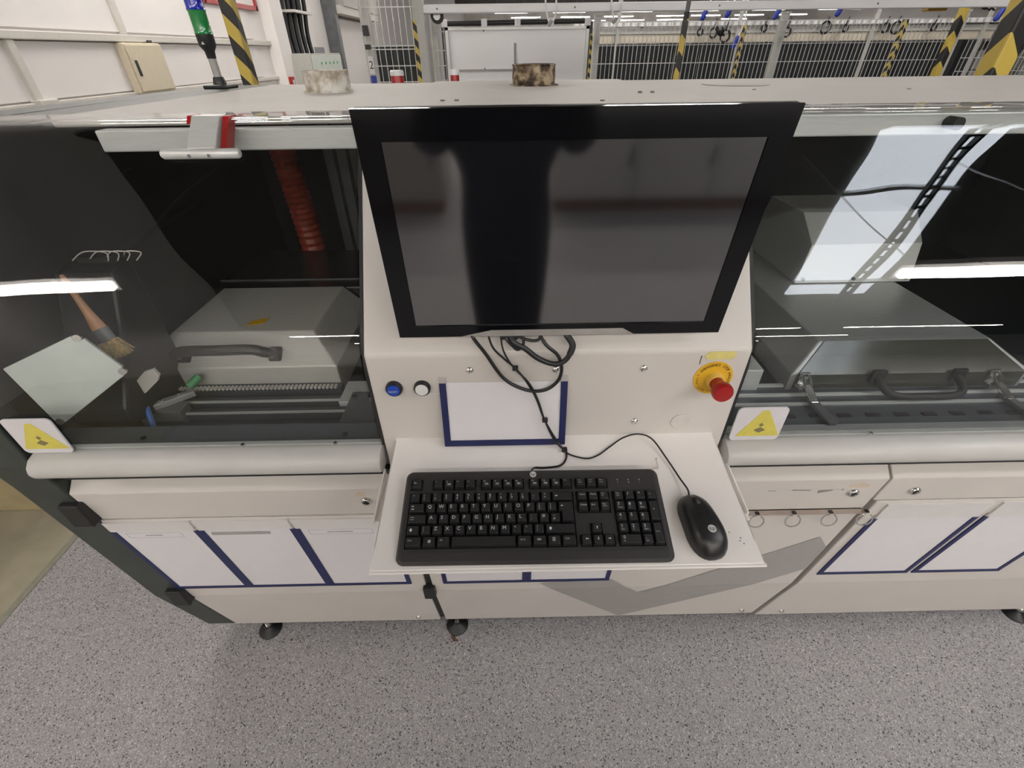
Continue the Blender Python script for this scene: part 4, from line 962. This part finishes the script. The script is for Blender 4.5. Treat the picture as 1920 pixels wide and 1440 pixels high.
# ------------------------------------------------------------------ keyboard
KA = math.radians(17.4)
KB = thing('keyboard', 'black full size keyboard with white legends on the tray', 'keyboard', (-.1905, .421, tz(.421)+.0085), rot=(KA, 0, math.radians(-.35)))
KW, KD = .4575, .1655
U = .01905
RY = [.0345, .0536, .0726, .0917, .1107, .1362]
MX, NX, PX = .0130, .3050, .3688
wells = [(MX, MX+15*U, RY[0]-U/2, RY[4]+U/2), (MX, MX+U, RY[5]-U/2, RY[5]+U/2)]
for a in (2, 6.5, 11): wells.append((MX+a*U, MX+(a+4)*U, RY[5]-U/2, RY[5]+U/2))
wells += [(NX, NX+3*U, RY[5]-U/2, RY[5]+U/2), (NX, NX+3*U, RY[3]-U/2, RY[4]+U/2), (NX+U, NX+2*U, RY[1]-U/2, RY[1]+U/2), (NX, NX+3*U, RY[0]-U/2, RY[0]+U/2), (PX, PX+4*U, RY[0]-U/2, RY[4]+U/2)]
g = .0006; wells = [(a-g, b+g, c-g, d+g) for a, b, c, d in wells]
ix0, ix1, iy0, iy1 = .009, KW-.009, .018, KD-.007
xs = sorted({ix0, ix1, *[w[0] for w in wells], *[w[1] for w in wells]}); ys = sorted({iy0, iy1, *[w[2] for w in wells], *[w[3] for w in wells]})
def inwell(x, y): return any(a < x < b and c < y < d for a, b, c, d in wells)
m = MB(); WD = -.005
cell = {}
for i in range(len(xs)-1):
    for j in range(len(ys)-1):
        cell[i, j] = inwell((xs[i]+xs[i+1])/2, (ys[j]+ys[j+1])/2)
        z = WD if cell[i, j] else 0
        m.add([(xs[i], ys[j], z), (xs[i+1], ys[j], z), (xs[i+1], ys[j+1], z), (xs[i], ys[j+1], z)], [(0, 1, 2, 3)], 1 if cell[i, j] else 0)
for (i, j), w in cell.items():
    if not w: continue
    for di, dj, p, q in ((-1, 0, (0, 0), (0, 1)), (1, 0, (1, 0), (1, 1)), (0, -1, (0, 0), (1, 0)), (0, 1, (0, 1), (1, 1))):
        if not cell.get((i+di, j+dj), False):
            a = (xs[i+p[0]], ys[j+p[1]]); b = (xs[i+q[0]], ys[j+q[1]])
            m.add([(a[0], a[1], 0), (b[0], b[1], 0), (b[0], b[1], WD), (a[0], a[1], WD)], [(0, 1, 2, 3)], 1)
def botz(y): return -.0082-.131*y
ol = rrect(0, KW, 0, KD, .013, 6); n = len(ol); vs = []
mid = rrect(.004, KW-.004, .005, KD-.003, .010, 6)
for x, y in ol: vs.append((x, y, botz(y)))
for x, y in ol: vs.append((x, y, -.0058 if y < .05 else -.006))
for x, y in mid: vs.append((x, y, -.0012))
for x, y in ol: vs.append((min(max(x, ix0), ix1), min(max(y, iy0), iy1), 0))
fs = [(k*n+i, k*n+(i+1) % n, (k+1)*n+(i+1) % n, (k+1)*n+i) for k in range(3) for i in range(n)]+[list(range(n))[::-1]]
m.add(vs, fs, 0)
body = m.build('body', ['kb', 'well'], KB, smooth=False)
KEYM = {}
def keycap(wu, hu=1):
    k = (wu, hu)
    if k in KEYM: return KEYM[k]
    w, h = wu*U-.0008, hu*U-.0008; ins, insb, ht = .0026, .0036, .0092
    b0 = [(-w/2, -h/2, -.0045), (w/2, -h/2, -.0045), (w/2, h/2, -.0045), (-w/2, h/2, -.0045)]
    c = .0012
    def ring(x, y0, y1, z): return [(-x+c, y0, z), (x-c, y0, z), (x, y0+c, z), (x, y1-c, z), (x-c, y1, z), (-x+c, y1, z), (-x, y1-c, z), (-x, y0+c, z)]
    r0 = ring(w/2, -h/2, h/2, -.0045); r1 = ring(w/2-ins+.0004, -h/2+.0028, h/2-.0018, .0056); r2 = ring(w/2-ins-.0002, -h/2+.0034, h/2-.0024, .0062)
    fs = [(a*8+i, a*8+(i+1) % 8, a*8+8+(i+1) % 8, a*8+8+i) for a in (0, 1) for i in range(8)]+[tuple(range(16, 24))]
    me = bpy.data.meshes.new('keycap'); me.from_pydata(r0+r1+r2, [], fs); me.materials.append(M['space' if wu > 6 else 'key']); me.update()
    KEYM[k] = me; return me
LEG = {}
def legend(txt, size):
    if (txt, size) not in LEG:
        me = text_mesh(txt, size, 'LEFT'); me.materials.clear(); me.materials.append(M['legend']); LEG[txt, size] = me
    return LEG[txt, size]
ARROW = {}
def arrow_mesh(d, s=.0042, big=False):
    if (d, big) in ARROW: return ARROW[d, big]
    pts = [(-s*.5, 0), (0, s*.45), (0, s*.14), (s*.7, s*.14), (s*.7, -s*.14), (0, -s*.14), (0, -s*.45)] if not big else [(-s*.75, 0), (0, s*.75), (0, s*.35), (s*.6, s*.35), (s*.6, -s*.35), (0, -s*.35), (0, -s*.75)]
    a = {'l': 0, 'd': 90, 'r': 180, 'u': -90}[d]; c, s_ = math.cos(math.radians(a)), math.sin(math.radians(a))
    me = bpy.data.meshes.new('legend'); me.from_pydata([(x*c-y*s_, x*s_+y*c, 0) for x, y in pts], [], [list(range(7))]); me.materials.append(M['legend']); ARROW[d, big] = me; return me
def icon_mesh(kind):
    k = 'i'+kind
    if k in ARROW: return ARROW[k]
    m = MB()
    def q(a, b, c, d): m.add([(a, c, 0), (b, c, 0), (b, d, 0), (a, d, 0)], [(0, 1, 2, 3)])
    if kind == 'win':
        for a in (0, 1):
            for b in (0, 1): q(-.0022+a*.0024, -.0002+a*.0024, -.0022+b*.0024, -.0002+b*.0024)
    elif kind == 'menu':
        q(-.0022, .0022, -.003, -.0025); q(-.0022, .0022, .0025, .003); q(-.0022, -.0018, -.003, .003); q(.0018, .0022, -.003, .003)
        for z in (-.0015, 0, .0015): q(-.0013, .0013, z-.0003, z+.0003)
    else:
        q(-.003, .003, -.0016, -.0011); q(-.003, .003, .0011, .0016); q(-.003, -.0025, -.0016, .0016); q(.0025, .003, -.0016, .0016); q(-.0012, -.0004, -.0008, .0008); q(.0004, .0014, -.0008, .0008)
    me = bpy.data.meshes.new('legend'); me.from_pydata([tuple(p) for p in m.v], [], m.f); me.materials.append(M['legend']); ARROW[k] = me; return me
def key(x, y, wu, items, hu=1):
    """x,y: lower-left corner of the key; items: (text or mesh, size, dx, dy) from the key centre"""
    o = bpy.data.objects.new('key', keycap(wu, hu)); COL.objects.link(o); o.parent = KB
    o.location = (x+wu*U/2, y+hu*U/2-U/2, .002)
    for it in items:
        me = legend(it[0], it[1]) if isinstance(it[0], str) else it[0]
        l = bpy.data.objects.new('legend', me); COL.objects.link(l); l.parent = o; l.location = (it[2], it[3], .0065)
    return o
L1 = lambda c: [(c, .0084, -.0046, .0018)]
L2 = lambda a, b: [(a, .0056, -.004, .0031), (b, .0056, -.004, -.0022)]
SM = lambda s, dx=-.005: [(s, .0042, dx, .0018)]
def row(x, r, items):
    for wu, it in items:
        if wu < 0: x += -wu*U; continue
        key(x, RY[r], wu, it); x += wu*U
IC = icon_mesh('media')
key(MX, RY[5], 1, SM('Esc'))
for gi, a in enumerate((2, 6.5, 11)):
    for k in range(4):
        nF = gi*4+k+1; its = [('F%d' % nF, .0032, -.0048, .0032)]
        if nF not in (1, 3, 4, 12): its.append((IC, 0, .0005, -.0016))
        key(MX+(a+k)*U, RY[5], 1, its)
row(NX, 5, [(1, [('PrtSc', .0026, -.005, .003), ('SysRq', .0026, -.005, -.001)]), (1, [('Scroll', .0026, -.005, .003), ('Lock', .0026, -.005, -.001)]), (1, [('Pause', .0026, -.005, .003), ('Break', .0026, -.005, -.001)])])
row(MX, 4, [(1, L2('¬', '`'))]+[(1, L2(a, b)) for a, b in zip('!"£$%^&*()_+', '1234567890-=')]+[(2, [(arrow_mesh('l'), 0, -.011, 0)])])
row(MX, 3, [(1.5, [(arrow_mesh('l'), 0, -.007, .003), (arrow_mesh('r'), 0, -.006, -.002)])]+[(1, L1(c)) for c in 'QWERTYUIOP']+[(1, L2('{', '[')), (1, L2('}', ']'))])
row(MX, 2, [(1.75, [('Caps', .0032, -.011, .0028), ('Lock', .0032, -.011, -.001)])]+[(1, L1(c)) for c in 'ASDFGHJKL']+[(1, L2(':', ';')), (1, L2('@', "'")), (1, L2('~', '#'))])
row(MX, 1, [(1.25, [(arrow_mesh('u', big=True), 0, -.003, 0)]), (1, L2('|', '\\'))]+[(1, L1(c)) for c in 'ZXCVBNM']+[(1, L2('<', ',')), (1, L2('>', '.')), (1, L2('?', '/')), (2.75, [(arrow_mesh('u', big=True), 0, -.017, 0)])])
row(MX, 0, [(1.5, SM('Ctrl', -.009)), (1.25, [(icon_mesh('win'), 0, .001, .0)]), (1.25, SM('Alt', -.006)), (5.75, []), (1.35, [('Alt Gr', .0034, -.007, .001)]), (1.3, [(IC, 0, -.001, .001)]), (1.25, [(icon_mesh('menu'), 0, -.001, .001)]), (1.35, SM('Ctrl', -.007))])
# two-row enter key as one cap
ex0 = MX+13.5*U; ey = RY[2]-U/2
m = MB()
def enter_ring(i, z, fy, by): return [(1.75*U-1.25*U-.0+i if 0 else .25*U+i, fy, z), (1.5*U-i, fy, z), (1.5*U-i, 2*U-by, z), (i, 2*U-by, z), (i, U+fy*.6, z), (.25*U+i, U+fy*.6, z)]
rr = enter_ring(.0004, -.0045, .0004, .0004)+enter_ring(.0026, .0062, .003, .0022)
m.add([(ex0+x, ey+y, z+.002) for x, y, z in rr], [(i, (i+1) % 6, 6+(i+1) % 6, 6+i) for i in range(6)]+[(6, 7, 8, 9, 10, 11)])
e = m.build('key', 'key', KB); l = bpy.data.objects.new('legend', arrow_mesh('l')); COL.objects.link(l); l.parent = e; l.location = (ex0+.007, ey+1.55*U, .0086)
row(NX, 4, [(1, SM('Insert')), (1, SM('Home')), (1, [('Page', .0030, -.005, .0030), ('Up', .0030, -.005, -.0008)])])
row(NX, 3, [(1, SM('Delete')), (1, SM('End')), (1, [('Page', .0030, -.005, .0030), ('Down', .0030, -.005, -.0008)])])
key(NX+U, RY[1], 1, [(arrow_mesh('u'), 0, 0, .001)])
for k, d in enumerate('ldr'): key(NX+k*U, RY[0], 1, [(arrow_mesh(d), 0, 0, .001)])
row(PX, 4, [(1, [('Num', .0030, -.005, .003), ('Lock', .0030, -.005, -.0008)]), (1, L1('/')), (1, L1('*')), (1, L1('-'))])
NP = lambda a, b: [(a, .0078, -.0048, .0022), (b, .0032, -.0044, -.0034)]
row(PX, 3, [(1, NP('7', 'Home')), (1, NP('8', '↑')), (1, NP('9', 'PgUp'))]); row(PX, 2, [(1, NP('4', '←')), (1, NP('5', '')[:1]), (1, NP('6', '→'))]); row(PX, 1, [(1, NP('1', 'End')), (1, NP('2', '↓')), (1, NP('3', 'PgDn'))])
row(PX, 0, [(2, [('0', .0078, -.013, .0022), ('Ins', .0032, -.013, -.0034)]), (1, NP('.', 'Del'))])
key(PX+3*U, RY[2], 1, [('+', .006, -.003, .002)], 2); key(PX+3*U, RY[0], 1, [('Enter', .0030, -.005, .002)], 2)
def hp_logo(parent, T, r):
    d = MB().lathe([(r, 0), (r, .0006), (r*.98, .0008), (.0004, .0009)], (0, 0, 0), n=28); d.v = [T @ p for p in d.v]
    o = d.build('logo_disc', 'legend', parent, smooth=True)
    me = text_mesh('hp', r*1.55); me.transform(Matrix(((1, .22, 0, 0), (0, 1, 0, -r*.02), (0, 0, 1, .0012), (0, 0, 0, 1)))); me.transform(T)
    off = OFF[parent.name]; me.transform(Matrix.Translation(-off)); me.materials.clear(); me.materials.append(M['key']); me.name = 'lettering'
    q = bpy.data.objects.new('lettering', me); COL.objects.link(q); q.parent = o; OFF[q.name] = off
hp_logo(KB, TR(.2305, KD-.0105, 0), .0058)
for k in range(3):
    x = PX+.013+k*.0195
    MB().prism([(x-.0006, .1415), (x+.0006, .1415), (x+.0006, .1435), (x-.0006, .1435)], 0, .0003, 'z').build('indicator_light', 'legend', KB)
    put_text('indicator_symbol', '1A▾'[k], .0042, 'legend', KB, TR(x, .1375, .0003))
MB().prism([(.03, KD-.03), (.06, KD-.03), (.06, KD-.008), (.03, KD-.008)], -.0295, -.024, 'z').build('rear_foot', 'black', KB); MB().prism([(.40, KD-.03), (.43, KD-.03), (.43, KD-.008), (.40, KD-.008)], -.0295, -.024, 'z').build('rear_foot', 'black', KB)
# cords in world space turned into the keyboard's frame
def cord(parent, name, path, r, mt='cable', n=8):
    Mi = (Matrix.LocRotScale(parent.location, parent.rotation_euler, None)).inverted()
    m = MB().tube([Mi @ Vector(p) for p in path], r, n=n); return m.build(name, mt, parent, smooth=True)
kc = [(-.045, .70, 1.372), (-.034, .668, 1.354), (-.026, .672, 1.325), (-.008, .672, 1.303), (.011, .672, 1.283), (.030, .672, 1.256), (.050, .667, 1.218), (.066, .660, 1.172), (.092, .651, 1.122), (.108, .638, tz(.64)+.003), (.108, .622, tz(.622)+.002), (.095, .607, tz(.607)+.002), (.065, .603, tz(.603)+.002), (.048, .602, tz(.602)+.004), (.041, .592, tz(.592)+.012), (.040, .583, tz(.583)+.014)]
c = cord(KB, 'cord', kc, .0019)
Mi = Matrix.LocRotScale(KB.location, KB.rotation_euler, None).inverted()
for p in ((.011, .671, 1.283), (.067, .659, 1.170), (.106, .641, 1.108)):
    T_ = Mi @ TR(*p); MB().box((-.0045, -.0045, -.0035), (.006, .0045, .0035), T_).build('cable_tie', 'rubber', KB, bevel=.001)

# ------------------------------------------------------------------ mouse
my = .480; MS = thing('mouse', 'black optical mouse with a round logo beside the keyboard', 'mouse', (.325, my, tz(my)), rot=(TA, 0, math.radians(8)))
m = MB(); NU, NV = 28, 12; vs = []; Lh, Wh, Hh = .0585, .0315, .036
def mshape(u, v):
    a = 2*math.pi*u; p = v*math.pi/2
    e = 2.5; ca, sa = math.cos(a), math.sin(a)
    cx = math.copysign(abs(ca)**(2/e), ca); sy = math.copysign(abs(sa)**(2/e), sa)
    rr = math.cos(p)**.55
    y = Lh*sy*rr; x = Wh*cx*rr*(1-.10*(y/Lh)+.02)
    if abs(y) < Lh: x *= 1-.07*math.exp(-((y-.008)/.02)**2)
    z = Hh*math.sin(p)**.9
    z *= (1-.20*max(0, y/Lh)**1.3-.16*max(0, -y/Lh)**2)
    return (x, y, z)
for j in range(NV+1):
    for i in range(NU): vs.append(mshape(i/NU, j/NV*.985))
fs = [(j*NU+i, j*NU+(i+1) % NU, (j+1)*NU+(i+1) % NU, (j+1)*NU+i) for j in range(NV) for i in range(NU)]+[list(range(NU))[::-1], list(range(NV*NU, NV*NU+NU))]
m.add(vs, fs); m.build('shell', 'mouse', MS, smooth=True)
def mtop(x, y):   # height of the shell above (x,y)
    best = 0
    for j in range(0, 120):
        for i in range(0, 4): pass
    lo = 0
    for vv in range(200):
        v = vv/199; 
        px = [mshape(k/64, v) for k in range(64)]
        if max(abs(q[1]) for q in px) < abs(y) or max(abs(q[0]) for q in px) < abs(x): break
        lo = sum(q[2] for q in px if abs(q[1]-y) < .012)/max(1, sum(1 for q in px if abs(q[1]-y) < .012))
    return lo
zt = .036*.92
MB().rings([((-.0035, .034, .0262), .009), ((.0035, .034, .0262), .009)], 20).build('scroll_wheel', 'rubber', MS, smooth=True)
pth = [(-.0055, .052, 0), (-.0065, .040, 0), (-.0072, .015, 0), (-.0050, .006, 0), (0, .0035, 0), (.0050, .006, 0), (.0072, .015, 0), (.0065, .040, 0), (.0055, .052, 0)]
def surf(x, y):
    import itertools
    # invert the shell: march v at the azimuth whose point has this x/y
    best = None
    for i in range(96):
        for j in range(24):
            q = mshape(i/96, j/24*.985); d = (q[0]-x)**2+(q[1]-y)**2
            if best is None or d < best[0]: best = (d, q[2])
    return best[1]
MB().tube([(x, y, surf(x, y)+.0004) for x, y, _ in pth], .0006, n=6, sub=3).build('button_groove', 'well', MS, smooth=True)
zl = surf(0, -.018); hp_logo(MS, TR(0, -.020, zl-.0002) @ Matrix.Rotation(math.radians(-4), 4, 'X'), .0068)
mc = [(-.020, .70, 1.372), (-.013, .668, 1.353), (-.008, .670, 1.319), (.009, .668, 1.286), (.036, .669, 1.252), (.054, .664, 1.214), (.068, .657, 1.168), (.088, .650, 1.123), (.106, .642, 1.106), (.118, .630, tz(.63)+.003), (.148, .621, tz(.621)+.003), (.172, .628, tz(.628)+.004), (.195, .645, tz(.645)+.004), (.225, .662, tz(.662)+.010), (.255, .667, tz(.667)+.014), (.282, .658, tz(.658)+.010), (.301, .615, tz(.615)+.006), (.314, .573, tz(.573)+.006), (.3195, .545, tz(.545)+.012), (.318, .532, tz(.532)+.014)]
cord(MS, 'cord', mc, .0016)

# ------------------------------------------------------------------ behind the camera: the photographer and low cabinets, mirrored in the screen
def figure():
    t = thing('person', 'person in dark clothes holding up a phone, mirrored in the monitor', 'person', (0, -.42, 0))
    def skin(name, verts, edges, radii, mt, sub=2):
        me = bpy.data.meshes.new(name); off = OFF[t.name]
        me.from_pydata([tuple(Vector(v)-off) for v in verts], edges, [])
        o = bpy.data.objects.new(name, me); COL.objects.link(o); o.parent = t; OFF[o.name] = off
        md = o.modifiers.new('skin', 'SKIN'); md.use_smooth_shade = True
        for i, r in enumerate(radii): me.skin_vertices[0].data[i].radius = (r, r) if not isinstance(r, tuple) else r
        me.skin_vertices[0].data[0].use_root = True
        o.modifiers.new('sub', 'SUBSURF').levels = sub
        o.modifiers['sub'].render_levels = sub
        me.materials.append(M[mt]); return o
    V, E_, R_ = [], [], []
    def v(p, r, par=None):
        V.append(p); R_.append(r); i = len(V)-1
        if par is not None: E_.append((par, i))
        return i
    def skeleton(g=0, limbs=True):
        V.clear(); E_.clear(); R_.clear()
        pel = v((0, -.42, .95), (.15+g, .11+g)); wa = v((0, -.42, 1.07), (.145+g, .11+g), pel); ch = v((0, -.43, 1.27), (.215+g, .19+g), wa); nk0 = v((0, -.43, 1.47), (.09+g, .08+g), ch)
        if g == 0:
            nk = v((0, -.42, 1.55), .055, nk0); hd = v((0, -.41, 1.64), (.07, .085), nk); v((0, -.41, 1.75), (.08, .10), hd)
        for s in (-1, 1):
            sh = v((s*.17, -.43, 1.44), .065+g, ch); el = v((s*.255, -.36, 1.205), .055+g, sh); fa = v((s*.19, -.22, 1.45), .038+g, el); wr = v((s*.10, -.11, 1.64), .028+g, fa)
            if g == 0:
                pa = v((s*.083, -.075, 1.70), .026, wr)
                for q in range(4): a = v((s*(.081-.003*q), -.052, 1.755-.018*q), .009, pa); v((s*.060, -.060, 1.758-.018*q), .0075, a)
                th = v((s*.062, -.085, 1.705), .010, pa); v((s*.05, -.070, 1.725), .008, th)
            hp = v((s*.085, -.42, .88), .10+g, pel); kn = v((s*.078, -.40, .50), .082+g, hp); an = v((s*.072, -.42, .10), .062+g, kn)
            if g == 0: v((s*.08, -.30, .04), .035, an)
    skeleton(0); skin('body', list(V), list(E_), list(R_), 'skin')
    skeleton(.014); skin('clothes', list(V), list(E_), list(R_), 'cloth')
    jm = MB(); vs = []; nj = 24
    prf = [(.80, .165, .125), (.95, .165, .13), (1.10, .165, .125), (1.17, .185, .13), (1.23, .235, .145), (1.30, .275, .155), (1.40, .262, .15), (1.47, .19, .125), (1.52, .085, .08)]
    for z, a, b in prf:
        for k in range(nj): an = 2*math.pi*k/nj; vs.append((a*math.cos(an), -.425+b*math.sin(an), z))
    jm.add(vs, [(i*nj+k, i*nj+(k+1) % nj, (i+1)*nj+(k+1) % nj, (i+1)*nj+k) for i in range(len(prf)-1) for k in range(nj)]+[list(range(nj))[::-1], list(range((len(prf)-1)*nj, len(prf)*nj))])
    jm.build('jacket', 'cloth', t, smooth=True)
    for s in (-1, 1):
        MB().lathe([(.05, 0), (.052, .03), (.045, .08), (.04, .10)], (s*.075, -.41, 0), n=16).box((s*.075-.045, -.42, 0), (s*.078+.045, -.22, .06)).build('shoe', 'cloth', t, bevel=.008)
    MB().lathe([(.085, 0), (.105, .05), (.10, .10), (.06, .145), (.01, .155)], (0, -.425, 1.70), n=20).build('hair', 'hair', t, smooth=True)
    for s in (-1, 1): MB().lathe([(.010, 0), (.006, .004)], (s*.032, -.315, 1.71), Matrix.Rotation(-math.pi/2, 4, 'X'), n=10).build('eye', 'black', t)
    p = thing('phone', 'black phone held up at eye height by the photographer', 'phone', (0, -.055, 1.73)); MB().box((-.078, -.062, 1.695), (.078, -.053, 1.768)).build('case', 'black', p, bevel=.003); MB().cyl((.055, -.053, 1.745), (.055, -.0505, 1.745), .008, n=14).build('lens', 'bezel', p)
figure()
for x0, x1, lb, mm in ((.35, 2.1, 'white low cabinet with a brown plinth, mirrored in the monitor', 'cabwhite'), (-1.9, -.45, 'grey low cabinet with a brown plinth, mirrored in the monitor', 'vmark')):
    t = thing('low_cabinet', lb, 'cabinet', ((x0+x1)/2, -2.1, 0)); MB().box((x0, -2.6, .10), (x1, -2.0, .70)).build('carcass', mm, t, bevel=.01); MB().box((x0+.02, -2.55, 0), (x1-.02, -2.02, .10)).build('plinth', 'brown', t)
    nd = 3
    for k in range(nd):
        a = x0+.02+k*(x1-x0-.04)/nd; b_ = a+(x1-x0-.04)/nd-.01
        d = MB().box((a, -2.0, .12), (b_, -1.985, .68)).build('door', mm, t, bevel=.004); MB().box((b_-.05, -1.985, .35), (b_-.035, -1.97, .5)).build('handle', 'dark2', d)

m = MB()
for k in range(16):
    x, y, r_ = -.225+random.gauss(0, .010), .795+random.gauss(0, .010), random.uniform(.0015, .004)
    m.box((x-r_, y-r_*.7, 0), (x+r_, y+r_*.7, r_*.8), TR(0, 0, .0003))
tag(m.build('floor_crumbs', 'crumb'), 'brown crumbs on the floor beside the middle levelling foot', 'crumbs', kind='stuff')
